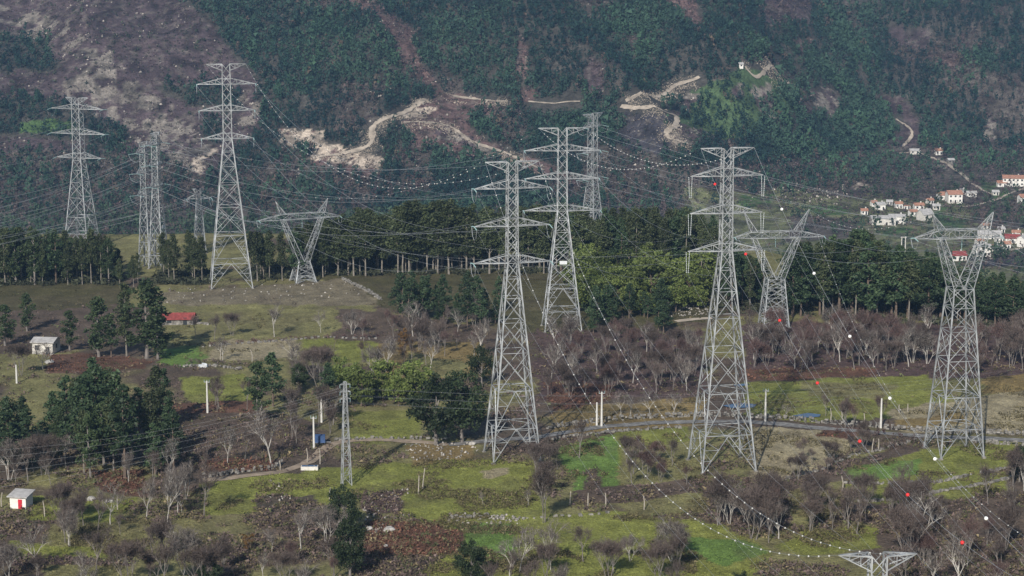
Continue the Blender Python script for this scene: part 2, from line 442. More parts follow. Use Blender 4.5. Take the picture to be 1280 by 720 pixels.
FAR = [  # cover, polygon, tree density, kind of trees: f green forest, b bare wood, s dark shrubs
    ("m_bare", [(-200, -80), (205, -80), (225, 0), (262, 25), (300, 70), (325, 118), (322, 165), (285, 205), (262, 235), (230, 330), (-200, 330)], 0.13, "s"),
    ("m_brown", [(-200, 196), (150, 186), (262, 225), (400, 190), (470, 225), (420, 330), (-200, 330)], 0.50, "m"),
    ("f_floor", [(-200, 44), (60, 48), (88, 76), (60, 92), (-200, 82)], 0.7, "f"),
    ("f_floor", [(-200, 126), (60, 124), (110, 130), (138, 150), (165, 168), (140, 196), (90, 176), (-200, 172)], 0.75, "f"),
    ("m_green", [(25, 157), (100, 152), (108, 166), (30, 172)], 0.25, "f"),
    ("f_floor", [(200, 104), (300, 112), (300, 138), (235, 132), (205, 120)], 0.7, "f"),
    ("f_floor", [(255, 146), (290, 150), (268, 182), (250, 175)], 0.6, "f"),
    ("m_rock", [(-200, -10), (45, 15), (95, 40), (140, 70), (185, 110), (232, 150), (268, 190), (250, 216), (212, 214), (175, 180), (138, 150), (95, 132), (75, 105), (100, 95), (118, 80), (60, 50), (-200, 22)], 0.03, "s"),
    ("m_bare", [(60, 58), (100, 60), (118, 78), (100, 92), (75, 80)], 0.1, "s"),
    ("m_pale", [(262, 188), (269, 195), (250, 217), (236, 213)], 0, "s"),
    ("m_rock", [(300, 118), (325, 118), (322, 155), (300, 150)], 0.05, "s"),
    ("m_pale", [(350, 160), (405, 163), (405, 176), (430, 190), (462, 197), (470, 208), (432, 205), (395, 186), (360, 182)], 0.10, "s"),
    ("m_pale", [(395, 196), (450, 190), (480, 198), (476, 212), (430, 208), (396, 206)], 0.05, "s"),
    ("m_red", [(400, 200), (470, 212), (474, 224), (438, 222)], 0.10, "b"),
    ("m_red", [(505, 155), (528, 128), (556, 116), (622, 124), (628, 138), (588, 150), (592, 170), (660, 196), (720, 222), (780, 240), (760, 250), (640, 205), (560, 196), (522, 182)], 0.06, "s"),
    ("m_rock", [(540, 150), (568, 158), (600, 182), (640, 196), (636, 206), (590, 190), (556, 170)], 0.04, "s"),
    ("m_pale", [(500, 146), (530, 128), (548, 140), (520, 152)], 0, "s"),
    ("m_red", [(418, -10), (450, -10), (512, 38), (530, 90), (560, 112), (545, 118), (505, 75), (470, 30)], 0.30, "b"),
    ("m_red", [(828, -10), (874, -10), (872, 36), (842, 22)], 0.25, "b"), ("m_bare", [(945, -10), (1012, -10), (1016, 30), (960, 32)], 0.25, "b"),
    ("m_red", [(988, 48), (1016, 52), (1014, 66), (990, 64)], 0.2, "b"), ("m_bare", [(1105, 28), (1160, 42), (1160, 66), (1120, 54)], 0.15, "s"),
    ("m_red", [(1164, 62), (1196, 66), (1192, 88), (1166, 82)], 0.4, "b"), ("m_rock", [(1014, 112), (1056, 116), (1046, 146), (1022, 140)], 0.08, "s"),
    ("m_bare", [(995, 125), (1020, 140), (1010, 150), (996, 148)], 0.1, "b"), ("m_bare", [(1096, 114), (1142, 130), (1140, 152), (1110, 140)], 0.1, "b"),
    ("m_bare", [(1130, 140), (1152, 145), (1146, 185), (1118, 195), (1110, 185)], 0.1, "b"),
    ("m_brown", [(1215, 95), (1480, 95), (1480, 180), (1235, 175)], 0.4, "m"), ("m_rock", [(1232, 148), (1246, 148), (1248, 176), (1234, 176)], 0.1, "s"),
    ("m_red", [(640, 50), (660, 55), (655, 100), (640, 90)], 0.4, "b"), ("m_bare", [(730, 70), (765, 80), (760, 125), (735, 118)], 0.35, "b"),
    ("m_red", [(650, 110), (672, 112), (668, 128), (650, 126)], 0.3, "b"),
    ("m_hill", [(842, 152), (868, 112), (925, 86), (985, 98), (1004, 130), (962, 152), (905, 178), (860, 168)], 0.62, "f"),
    ("m_rock", [(862, 118), (882, 112), (876, 122), (850, 150), (846, 140)], 0.12, "s"), ("m_rock", [(838, 160), (880, 158), (892, 172), (860, 182), (836, 176)], 0.1, "s"),
    ("m_rock", [(938, 112), (965, 108), (975, 150), (955, 152)], 0.35, "f"), ("m_rock", [(905, 108), (930, 104), (928, 120), (912, 124)], 0.4, "f"),
    ("m_burn", [(778, 142), (830, 148), (842, 160), (828, 190), (795, 200), (770, 170)], 0.02, "s"),
    ("m_brown", [(735, 180), (800, 186), (862, 215), (880, 240), (870, 300), (720, 300)], 0.30, "m"),
    ("m_brown", [(860, 215), (1060, 195), (1075, 182), (1300, 182), (1480, 180), (1480, 262), (1000, 256), (860, 300)], 0.42, "m"),
    ("m_olive", [(860, 238), (1060, 242), (1300, 262), (1480, 262), (1480, 400), (860, 400)], 0.05, "m"),
    ("m_brown", [(985, 268), (1075, 278), (1075, 300), (985, 300)], 0.3, "m"), ("m_burn", [(1215, 318), (1480, 300), (1480, 340), (1200, 345)], 0.1, "b"),
    ("m_olive", [(1205, 335), (1480, 322), (1480, 400), (1205, 400)], 0.05, "s"),
    ("m_green", [(1213, 220), (1236, 226), (1272, 246), (1262, 252), (1236, 242)], 0, "s"), ("m_green", [(1160, 262), (1178, 258), (1207, 276), (1202, 292), (1178, 284)], 0, "s"),
    ("m_green", [(1100, 286), (1150, 284), (1152, 292), (1106, 295)], 0, "s"), ("m_green", [(1212, 262), (1250, 268), (1248, 278), (1214, 274)], 0.1, "s"), ("m_green", [(1010, 256), (1060, 258), (1055, 268), (1012, 266)], 0.05, "s"),
    ("m_green", [(925, 243), (976, 245), (972, 256), (922, 256)], 0.05, "s"), ("m_brown", [(1210, 252), (1290, 252), (1290, 288), (1215, 280)], 0.45, "b"),
    ("m_pale", [(1068, 225), (1086, 228), (1086, 236), (1066, 234)], 0, "s"), ("m_rock", [(1165, 196), (1192, 202), (1184, 214), (1160, 208)], 0.05, "s"),
]


def near_cover(x, y, z, want_idx=False):
    px, py = project(x, y, z)
    w = 9.0
    qx = px + (fbm(x / 5.0, y / 7.0, 61, 3) - 0.5) * w * 2.2
    qy = py + (fbm(x / 5.0, y / 7.0, 67, 3) - 0.5) * w
    n = fbm(x / 22.0, y / 26.0, 71, 4)[:, None]
    a, b, c = (np.array(C[k]) for k in ("olive", "brown", "dark"))
    col = a + (b - a) * sm((n - 0.48) / 0.14) + (c - b) * sm((n - 0.64) / 0.15) * 0.6
    idx = np.full(len(x), -1)
    for i, (k, poly) in enumerate(NEAR):
        sel = inpoly(qx, qy, poly)
        col[sel] = np.array(C[k]); idx[sel] = i
    m2 = fbm(x / 9.0, y / 9.0, 81, 4)[:, None]
    patch = sm((m2 - 0.54) / 0.10) * 0.42
    col = col * (1 - patch) + (col * 0.45 + np.array(C["brown"]) * 0.5) * patch
    m3 = fbm(x / 3.2, y / 4.5, 91, 3)[:, None]
    col = col * (0.66 + 0.68 * m3)
    return (col, idx, px, py) if want_idx else col


def far_cover(x, y, z):
    px, py = project(x, y, z)
    qx = px + (fbm(x / 14.0, y / 18.0, 61, 3) - 0.5) * 26
    qy = py + (fbm(x / 14.0, y / 18.0, 67, 3) - 0.5) * 16
    col = np.tile(np.array(C["f_floor"]), (len(x), 1))
    den = np.full(len(x), 0.93); typ = np.full(len(x), "f")
    n0 = fbm(x / 40.0, y / 60.0, 77, 3)
    gap = n0 > 0.66
    den[gap] = 0.5; col[gap] = np.array(C["m_brown"]) * 0.8; typ[gap] = "m"
    for k, poly, d, t in FAR:
        sel = inpoly(qx, qy, poly)
        if k in ("m_rock", "m_pale") :
            brk = fbm(x / 7.0, y / 9.0, 171, 4) > (0.50 if k == "m_rock" else 0.36)
            base = np.array(C["m_bare" if k == "m_rock" else "m_red"]) * 1.15
            col[sel & ~brk] = base; col[sel & brk] = np.array(C[k])
        else: col[sel] = np.array(C[k])
        den[sel] = d; typ[sel] = t
    m = fbm(x / 9.0, y / 12.0, 83, 4)[:, None]
    col = col * (0.6 + 0.8 * m)
    bare = np.isin(typ, ["s", "m", "b"])
    sp_ = (vnoise(x / 3.4, y / 4.5, 95) > 0.70) & bare
    col[sp_] = col[sp_] * 0.5 + np.array(C["m_rock"]) * 0.35
    sp2 = (vnoise(x / 7.0, y / 9.0, 99) > 0.66) & bare
    col[sp2] = col[sp2] * 0.55
    return col, den, typ, px, py


def sheet(name, ys, ncol, cover, mat):
    u = np.linspace(-1, 1, ncol)
    Y = np.repeat(ys, ncol)
    X = np.tile(u, len(ys)) * (0.37 * Y + 40)
    Z = height(X, Y)
    V = np.stack([X, Y, Z], 1)
    r, c = np.meshgrid(np.arange(len(ys) - 1), np.arange(ncol - 1), indexing="ij")
    a = (r * ncol + c).ravel()
    Fc = np.stack([a, a + 1, a + ncol + 1, a + ncol], 1)
    me = np_mesh(name, V, Fc, mat, col=cover(X, Y, Z), smooth=True)
    return tag(link(name, me), kind="structure")


ys = np.concatenate([np.arange(60, 320, 8.0), np.arange(320, 520, 0.7), np.arange(520, 720, 1.1), np.arange(720, 861, 3.0)])
sheet("ground", ys, 520, near_cover, M["ground"])
YL = ys[-1]
ys2 = np.concatenate([[YL], np.arange(YL + 8, 1340, 8.0), np.arange(1340, 1900, 2.2), np.arange(1900, 2700, 12.0)])
sheet("mountainside", ys2, 520, lambda x, y, z: far_cover(x, y, z)[0], M["slope"])


def ribbon(name, pts, w, mat, lift=0.06, n_sub=6, far=False, jitter=0.15):
    """A road or track draped over the ground."""
    P = [far_pt(*p) if far else gpt(*p) for p in pts]
    Q = []
    for i in range(len(P) - 1):
        p0, p1, p2, p3 = P[max(i - 1, 0)], P[i], P[i + 1], P[min(i + 2, len(P) - 1)]
        L = max(2, int((p2 - p1).length / (2.5 if far else 1.2)))
        for k in range(L):
            t = k / L
            Q.append(0.5 * ((2 * p1) + (p2 - p0) * t + (2 * p0 - 5 * p1 + 4 * p2 - p3) * t * t + (3 * p1 - p0 - 3 * p2 + p3) * t ** 3))
    Q.append(P[-1])
    K = 4
    V = []
    for i, q in enumerate(Q):
        d = (Q[min(i + 1, len(Q) - 1)] - Q[max(i - 1, 0)]); d.z = 0; d.normalize()
        nrm = Vector((-d.y, d.x, 0))
        ww = w * (1 + random.uniform(-jitter, jitter))
        for k in range(K + 1):
            p = q + nrm * ww * (k / K - 0.5)
            V.append((p.x, p.y))
    V = np.array(V)
    Z = height(V[:, 0], V[:, 1]).reshape(len(Q), K + 1)
    Z = Z * 0.75 + Z.mean(1, keepdims=True) * 0.25 + 0.15 if far else Z
    V = np.column_stack([V, Z.ravel() + lift])
    n = K + 1
    Fc = np.array([(i * n + k, i * n + k + 1, (i + 1) * n + k + 1, (i + 1) * n + k) for i in range(len(Q) - 1) for k in range(K)])
    return tag(link(name, np_mesh(name, V, Fc, mat, smooth=True)), kind="structure"), Q


road, roadQ = ribbon("road", [(560, 556), (640, 549), (684, 545), (743, 535), (790, 531), (850, 528), (940, 528), (1060, 538), (1150, 545), (1225, 548), (1300, 552)], 3.1, M["asphalt"], 0.10)
ribbon("dirt_path", [(250, 601), (300, 596), (350, 590), (385, 578), (405, 562), (425, 553), (470, 550), (560, 556)], 2.6, M["dirt_brown"], 0.10)
ribbon("dirt_path", [(845, 402), (870, 399), (890, 398)], 2.6, M["dirt"], 0.12)
TRK = []
for pts, w in (([(398, 197), (440, 191), (463, 180), (466, 160), (478, 150), (500, 143), (520, 133), (532, 124)], 5.0),
               ([(566, 121), (590, 124), (614, 127), (634, 127)], 3.6),
               ([(782, 127), (815, 121), (842, 109), (874, 97)], 4.2),
               ([(776, 134), (800, 137), (830, 140), (845, 146), (844, 158), (833, 169), (846, 176), (860, 180)], 5.0),
               ([(930, 83), (952, 93), (986, 103)], 3.4),
               ([(505, 154), (540, 154), (566, 161), (590, 178), (640, 196), (680, 214)], 3.6),
               ([(660, 128), (690, 130), (725, 128)], 2.2),
               ([(1120, 192), (1150, 193), (1178, 203), (1196, 214), (1225, 236), (1240, 244)], 3.6),
               ([(1175, 258), (1215, 258), (1245, 250), (1268, 240), (1290, 232)], 3.6),
               ([(1120, 150), (1140, 166), (1128, 184)], 3.0),
               ([(1218, 330), (1250, 318), (1290, 308)], 3.6)):
    TRK.append(ribbon("mountain_track", pts, w * 0.8, M["track"], 0.22, far=True, jitter=0.45)[1])
for pts in ([(917, 482), (930, 480.5), (937, 481.5), (930, 483), (919, 483.5)], [(903, 508), (925, 504), (946, 506), (942, 510), (915, 511)],
            [(990, 520), (1010, 517), (1026, 519), (1024, 522), (1000, 523)]):
    P = [gpt(*p) for p in pts]
    zz = max(p.z for p in P) + 0.12
    mb = MB(); mb.face([(p.x, p.y, zz) for p in P])
    tag(mb.obj("flood_water", M["water"]), kind="structure")

# ------------------------------------------------------------------ far vegetation (one mass each)
def shards(name, P, Hs, Ws, n, mats, colr, kind_label, size=0.42, cone=0.6):
    """One mass of small trees or scrub: every plant is a spray of little leaf faces spread through its crown."""
    N = len(P)
    t = RNG.random((N, n)) ** 0.8
    rad = np.sqrt(RNG.random((N, n))) * (1 - cone * t) * Ws[:, None] * 0.5
    ang = RNG.random((N, n)) * 2 * PI
    cx = P[:, 0, None] + rad * np.cos(ang); cy = P[:, 1, None] + rad * np.sin(ang)
    cz = P[:, 2, None] + Hs[:, None] * (0.12 + 0.85 * t)
    ctr = np.stack([cx, cy, cz], -1).reshape(-1, 3)
    s = np.repeat(Ws * size, n) * RNG.uniform(0.6, 1.3, N * n)
    tri = RNG.normal(size=(N * n, 3, 3)); tri[:, :, 2] *= 1.15
    tri = tri / np.linalg.norm(tri, axis=2, keepdims=True) * s[:, None, None] * 0.8
    V = (ctr[:, None, :] + tri).reshape(-1, 3)
    Fc = np.arange(len(V)).reshape(-1, 3)
    cc = np.repeat(colr, n, axis=0) * RNG.uniform(0.8, 1.2, (N * n, 1))
    cc = np.repeat(cc, 3, axis=0)
    return tag(link(name, np_mesh(name, V, Fc, mats, col=cc)), kind_label, None, None, "stuff")


Nf = 78000
yy = RNG.uniform(1330, 1960, Nf); xx = RNG.uniform(-1, 1, Nf) * (0.32 * yy + 20)
zz = height(xx, yy)
_, den, typ, pxx, pyy = far_cover(xx, yy, zz)
keep = (RNG.random(Nf) < den) & (pyy > -60) & ((typ != "s") | True)
toe_v = 1385.0 + 290.0 * sm((xx - 110) / 230.0)
keep &= (yy > toe_v - 60)
trk = np.array([(q.x, q.y) for T in TRK for q in T[::2]])
for off in (0.0, -5.0, -10.0, -15.0):
    near_t = np.zeros(Nf, bool); ci = np.nonzero(keep)[0]
    for c0 in range(0, len(ci), 4000):
        ii = ci[c0:c0 + 4000]
        near_t[ii] = np.min(np.hypot(xx[ii, None] - trk[None, :, 0], yy[ii, None] - trk[None, :, 1] - off), 1) < 4.6
    keep &= ~near_t
P3 = np.stack([xx, yy, zz], 1)[keep]; ty = typ[keep]
mixr = RNG.random(len(P3))
isb = (ty == "b") | ((ty == "m") & (mixr < 0.45))
iss = ty == "s"
isf = ~isb & ~iss
big = fbm(P3[:, 0] / 50.0, P3[:, 1] / 60.0, 131, 3)
g0, g1 = np.array((0.013, 0.031, 0.026)), np.array((0.030, 0.059, 0.039))
Pf = P3[isf]; k = len(Pf)
cf = g0 + (g1 - g0) * np.clip((big[isf] - 0.36) / 0.28 + RNG.normal(0, 0.28, k), -0.2, 1.3)[:, None]
cf = np.where((RNG.random(k) < 0.025)[:, None], np.array((0.075, 0.056, 0.046)), cf); cf = np.where(((fbm(Pf[:, 0] / 28.0, Pf[:, 1] / 36.0, 211, 3) > 0.58) & (RNG.random(k) < 0.7))[:, None], cf * np.array((1.2, 1.25, 1.1)), cf)
hs = RNG.uniform(4.2, 9.5, k) * (0.6 + 0.8 * big[isf]) * np.where(RNG.random(k) < 0.07, 1.5, 1.0); ws = hs * RNG.uniform(0.42, 0.62, k)
shards("forest", Pf, hs, ws, 17, M["tuft"], cf, "dark green pine forest covering the far mountainside", 0.40)
Pb = P3[isb]; k = len(Pb)
cb_ = np.array((0.068, 0.050, 0.047)) * RNG.uniform(0.7, 1.35, (k, 1)) * np.array((1, 1, 1)) + RNG.uniform(0, 0.012, (k, 3))
hs = RNG.uniform(3.5, 7.0, k); ws = hs * RNG.uniform(0.6, 0.95, k)
shards("bare_woods", Pb, hs, ws, 18, M["tuft"], cb_, "leafless purple brown scrub wood on the lower mountain slopes", 0.26, 0.3)
Ps = P3[iss]; k = len(Ps)
hs = RNG.uniform(0.9, 3.4, k); ws = hs * RNG.uniform(0.8, 1.3, k)
shards("mountain_shrubbery", Ps, hs, ws, 12, M["tuft"], np.array((0.035, 0.048, 0.03)) * RNG.uniform(0.7, 1.4, (k, 1)), "scattered dark bushes on the bare rocky mountain slope", 0.34, 0.3)

Nh = 60000
yy = RNG.uniform(1380, 1900, Nh); xx = RNG.uniform(-1, 1, Nh) * (0.3 * yy)
zz = height(xx, yy)
cv, den, typ, pxx, pyy = far_cover(xx, yy, zz)
keep = np.isin(typ, ["s", "b", "m"]) & (pyy > -40) & (fbm(xx / 16.0, yy / 20.0, 185, 3) > 0.40) & (RNG.random(Nh) < 0.75)
P = np.stack([xx, yy, zz], 1)[keep]; k = len(P)
hs = RNG.uniform(0.5, 1.3, k)
hc = np.where(RNG.random(k)[:, None] < 0.6, np.array((0.052, 0.036, 0.040)), np.where(RNG.random(k)[:, None] < 0.4, np.array((0.11, 0.092, 0.075)), np.array((0.032, 0.040, 0.028))))
shards("heather_foliage", P, hs, hs * 2.0, 7, M["tuft"], hc * RNG.uniform(0.6, 1.4, (k, 1)), "low mauve brown heather on the bare mountain slopes", 0.4, 0.2)

# valley floor vegetation (between plateau and mountain, right side)
Nv = 20000
yy = RNG.uniform(840, 1740, Nv); xx = RNG.uniform(-0.34, 0.36, Nv) * yy
zz = height(xx, yy)
_, den, typ, pxx, pyy = far_cover(xx, yy, zz)
toe_v = 1385.0 + 290.0 * sm((xx - 110) / 230.0)
keep = (yy < toe_v - 60) & (RNG.random(Nv) < np.where(pxx < 760, np.where(yy > 1150, 0.9, 0.2), den * 1.3)) 
Pv = np.stack([xx, yy, zz], 1)[keep]
ne = 700; ex = RNG.uniform(0.165, 0.30, ne); ey = RNG.uniform(1030, 1640, ne); ex = ex * ey
Pv = np.concatenate([Pv, np.stack([ex, ey, height(ex, ey)], 1)[fbm(ex / 40.0, ey / 40.0, 205, 3) > 0.47]]); k = len(Pv)
r = RNG.random(k) + np.where(Pv[:, 0] < 110, 0.35, 0)
pb = Pv[r < 0.6]; kk = len(pb); hs = RNG.uniform(3, 7, kk)
shards("valley_woods", pb, hs, hs * 0.8, 20, M["tuft"], np.array((0.080, 0.060, 0.055)) * RNG.uniform(0.7, 1.3, (kk, 1)), "leafless brown scrub between the fields of the far valley", 0.24, 0.3)
pb = Pv[r >= 0.6]; kk = len(pb); hs = RNG.uniform(3, 9, kk)
shards("valley_foliage", pb, hs, hs * 0.7, 22, M["tuft"], np.array((0.030, 0.050, 0.030)) * RNG.uniform(0.7, 1.4, (kk, 1)), "dark green trees and bushes dotted about the far valley", 0.34, 0.4)

# boulders on the bare slopes
def boulders(name, P, R, col, label):
    base = np.array([(0, 0, 1), (0.9, 0, 0.25), (-0.35, 0.85, 0.3), (-0.5, -0.75, 0.2), (0.2, 0.1, -0.6)])
    faces = np.array([(0, 1, 2), (0, 2, 3), (0, 3, 1), (1, 4, 2), (2, 4, 3), (3, 4, 1)])
    N = len(P)
    a = RNG.random(N) * 2 * PI
    bx = base[None] * RNG.uniform(0.6, 1.4, (N, 5, 3)) * R[:, None, None]
    X = bx[..., 0] * np.cos(a)[:, None] - bx[..., 1] * np.sin(a)[:, None]
    Y = bx[..., 0] * np.sin(a)[:, None] + bx[..., 1] * np.cos(a)[:, None]
    V = np.stack([X, Y, bx[..., 2] * 0.8], -1) + P[:, None, :]
    Fc = (faces[None] + (np.arange(N) * 5)[:, None, None]).reshape(-1, 3)
    return tag(link(name, np_mesh(name, V.reshape(-1, 3), Fc, M["boulder"], col=np.repeat(col, 5, 0))), label, None, None, "stuff")


trkp = np.array([tuple(q) for T in TRK[:6] for q in T])
Nt = 16000
pt = trkp[RNG.integers(0, len(trkp), Nt)]
tx, ty_ = pt[:, 0] + RNG.normal(0, 4.5, Nt), pt[:, 1] + RNG.normal(0, 4.5, Nt) - 3.0
kp = (fbm(tx / 15.0, ty_ / 15.0, 191, 3) > 0.46) & (np.hypot(tx - pt[:, 0], ty_ - pt[:, 1]) > 1.4)
tx, ty_ = tx[kp], ty_[kp]; k = len(tx)
boulders("spilled_rubble", np.stack([tx, ty_, height(tx, ty_)], 1), RNG.uniform(0.15, 0.8, k) ** 1.2, np.array((0.33, 0.28, 0.225)) * RNG.uniform(0.45, 1.25, (k, 1)), "pale broken earth and stones spilled beside the mountain tracks")

Nb = 90000
yy = RNG.uniform(1400, 1900, Nb); xx = RNG.uniform(-1, 1, Nb) * (0.3 * yy)
zz = height(xx, yy)
cv, den, typ, pxx, pyy = far_cover(xx, yy, zz)
lum = cv.mean(1)
keep = (typ != "f") & (pyy > -40) & (RNG.random(Nb) < np.clip((lum - 0.03) * 2.6, 0.06, 0.6)) & (pxx < 1060) & (fbm(xx / 12.0, yy / 16.0, 145, 3) > 0.42)
P = np.stack([xx, yy, zz], 1)[keep]; k = len(P)
boulders("scattered_rocks", P, RNG.uniform(0.4, 1.5, k) ** 1.3, np.array((0.23, 0.205, 0.18)) * RNG.uniform(0.4, 1.6, (k, 1)), "pale granite rocks strewn over the bare mountain slope")

# ------------------------------------------------------------------ near ground cover: grass tufts, brambles, bracken
def tufts(name, P, size, col, label, n=7, flat=0.8, mat=None):
    N = len(P)
    off = RNG.normal(size=(N, n, 3)) * size[:, None, None] * np.array((0.55, 0.55, 0.25))
    off[..., 2] = np.abs(off[..., 2]) + 0.1 * size[:, None]
    ctr = P[:, None, :] + off
    tri = RNG.normal(size=(N, n, 3, 3)); tri[..., 2] *= flat
    tri = tri / np.linalg.norm(tri, axis=-1, keepdims=True) * (size[:, None, None, None] * RNG.uniform(0.25, 0.5, (N, n, 1, 1)))
    V = (ctr[:, :, None, :] + tri).reshape(-1, 3)
    cc = np.repeat(np.repeat(col, n, 0) * RNG.uniform(0.65, 1.35, (N * n, 1)), 3, 0)
    return tag(link(name, np_mesh(name, V, np.arange(len(V)).reshape(-1, 3), M["tuft"], col=cc)), label, None, None, "stuff")


Ng = 105000
pyr = 345 + 420 * np.sqrt(RNG.random(Ng)); pxr = RNG.uniform(-60, 1340, Ng)
gx, gy, gz = ground(pxr, pyr)
cv, idx, ppx, ppy = near_cover(gx, gy, gz, True)
names = np.array([k for k, _ in NEAR] + ["none"])[idx]
grassy = np.isin(names, ["green", "bright", "olive", "dry", "ochre"])
road_xy = np.array([(q.x, q.y) for q in roadQ])
dr = np.min(np.hypot(gx[:, None] - road_xy[None, ::3, 0], gy[:, None] - road_xy[None, ::3, 1]), axis=1)
ok = dr > 4.2
sel = grassy & ok & (RNG.random(Ng) < 0.55)
k = sel.sum()
tufts("grass", np.stack([gx, gy, gz], 1)[sel], RNG.uniform(0.2, 0.5, k), cv[sel] * 0.95, "rough short grass growing over the fields of the plateau", 5, 1.0)
clump = fbm(gx / 8.0, gy / 8.0, 151, 3)
sel = ~grassy & ok & ((clump > 0.50) | np.isin(names, ["purple", "rust"]) | (np.isin(names, ["brown", "dark"]) & (clump > 0.38))) & (RNG.random(Ng) < 0.42)
k = sel.sum()
und = np.where(np.isin(names[sel], ["rust"])[:, None], np.array((0.108, 0.055, 0.038)), np.where(np.isin(names[sel], ["heath"])[:, None], np.array((0.062, 0.058, 0.028)), np.array((0.092, 0.068, 0.060))))
pick = RNG.random(k)[:, None]; und = np.where(pick < 0.25, np.array((0.13, 0.105, 0.06)), np.where(pick < 0.40, np.array((0.07, 0.075, 0.035)), und)) * RNG.uniform(0.6, 1.4, (k, 1))
tufts("undergrowth", np.stack([gx, gy, gz], 1)[sel], RNG.uniform(0.45, 1.15, k), und, "brown brambles, bracken and heather between the fields", 9, 0.9)
sel = grassy & ok & (clump > 0.585)
k = sel.sum()
tufts("rough_weeds", np.stack([gx, gy, gz], 1)[sel], RNG.uniform(0.35, 0.85, k), np.array((0.095, 0.082, 0.042)) * RNG.uniform(0.5, 1.4, (k, 1)), "tall weeds and low scrub at the edges of the fields", 8, 0.9)
Pw = []
for poly, n in (([(-45, 332), (150, 334), (150, 356), (-45, 357)], 420), ([(200, 340), (262, 340), (262, 356), (200, 356)], 140), ([(308, 332), (385, 332), (385, 350), (308, 350)], 150),
                ([(385, 324), (700, 324), (700, 342), (385, 345)], 520), ([(700, 322), (895, 322), (895, 350), (700, 345)], 380), ([(888, 345), (1330, 360), (1330, 414), (888, 392)], 900)):
    q = np.array(poly); bx = RNG.uniform(q[:, 0].min(), q[:, 0].max(), n); by = RNG.uniform(q[:, 1].min(), q[:, 1].max(), n)
    sI = inpoly(bx, by, poly)
    Pw.append(np.stack(ground(bx[sI], by[sI]), 1))
Pw = np.concatenate(Pw); k = len(Pw)
tufts("wood_undergrowth", Pw, RNG.uniform(0.9, 2.8, k), np.array((0.040, 0.044, 0.026)) * RNG.uniform(0.6, 1.4, (k, 1)), "dark low bushes growing under the tall trees of the plateau woods", 22, 1.0)
ns = 900
bx = np.where(RNG.random(ns) < 0.6, RNG.uniform(1340, 1680, ns), RNG.uniform(-360, -50, ns)); by = 352 + 380 * RNG.random(ns) ** 1.4
sx, sy, sz = ground(bx, by)
kp = fbm(sx / 22.0, sy / 22.0, 221, 3) > 0.46
sx, sy, sz = sx[kp], sy[kp], sz[kp]; k = len(sx)
hs = RNG.uniform(4, 10, k)
shards("side_woods", np.stack([sx, sy, sz], 1), hs, hs * 0.7, 60, M["tuft"], np.where(RNG.random(k)[:, None] < 0.7, np.array((0.075, 0.056, 0.050)), np.array((0.035, 0.052, 0.028))), "mixed scrub wood at the sides of the plateau", 0.17, 0.3)
# loose stones in rubble places
Pst = []
for poly, n in (([(190, 362), (330, 356), (430, 349), (470, 374), (330, 376), (200, 380)], 90), ([(500, 556), (596, 550), (600, 570), (520, 578)], 85),
                ([(452, 618), (510, 612), (512, 650), (455, 655)], 40), ([(455, 652), (500, 655), (500, 668), (455, 670)], 25), ([(560, 640), (650, 645), (650, 655), (560, 655)], 60),
                ([(830, 378), (880, 376), (895, 394), (835, 396)], 110), ([(330, 600), (370, 600), (372, 640), (335, 640)], 12)):
    q = np.array(poly); bx = RNG.uniform(q[:, 0].min(), q[:, 0].max(), n * 2); by = RNG.uniform(q[:, 1].min(), q[:, 1].max(), n * 2)
    s = inpoly(bx, by, poly)
    Pst.append(np.stack(ground(bx[s], by[s]), 1))
Pst = np.concatenate(Pst); k = len(Pst)
boulders("loose_rubble", Pst, RNG.uniform(0.12, 0.55, k), np.array((0.27, 0.25, 0.225)) * RNG.uniform(0.5, 1.4, (k, 1)), "pale loose stones lying in patches on the plateau")

# ------------------------------------------------------------------ trees
def rnd_dir():
    v = Vector((random.gauss(0, 1), random.gauss(0, 1), random.gauss(0, 1)))
    return v.normalized()


def leaf_mesh(name, clumps, per, size, mat, squash=0.75):
    V, Fc = [], []
    for (c, r) in clumps:
        n = int(per * max(0.5, r))
        d = RNG.normal(size=(n, 3)); d /= np.linalg.norm(d, axis=1, keepdims=True)
        ctr = np.array(c) + d * (r * RNG.random((n, 1)) ** 0.45) * np.array((1, 1, squash))
        a = RNG.normal(size=(n, 3)); a /= np.linalg.norm(a, axis=1, keepdims=True)
        b = np.cross(a, RNG.normal(size=(n, 3))); b /= np.linalg.norm(b, axis=1, keepdims=True)
        s = size * RNG.uniform(0.6, 1.3, (n, 1))
        quad = np.stack([ctr - a * s * 0.5 , ctr + b * s * 0.32, ctr + a * s * 0.6, ctr - b * s * 0.32], 1)
        V.append(quad.reshape(-1, 3))
    V = np.concatenate(V)
    return np_mesh(name, V, np.arange(len(V)).reshape(-1, 4), mat)


def trunk_mesh(name, h, r, mat, limbs=(), lean=0.02):
    mb = MB()
    n = 7; pts = []
    ox = oy = 0
    for i in range(n):
        ox += random.uniform(-lean, lean) * h / n * 3; oy += random.uniform(-lean, lean) * h / n * 3
        pts.append((ox, oy, h * i / (n - 1) - (0.4 if i == 0 else 0)))
    mb.tube(pts, [r * (1.25 if i == 0 else 1 - 0.8 * i / (n - 1)) for i in range(n)], 6)
    for (z, c) in limbs:
        t = z / h * (n - 1); i = min(int(t), n - 2); f = t - i
        p = Vector(pts[i]).lerp(Vector(pts[i + 1]), f)
        q = Vector(c); m = (p + q) / 2 + Vector((0, 0, 0.1 * (q - p).length))
        mb.tube([p, m, q], [r * 0.38, r * 0.25, r * 0.1], 4, False)
    return mb.mesh(name, mat)


PROTO = {}


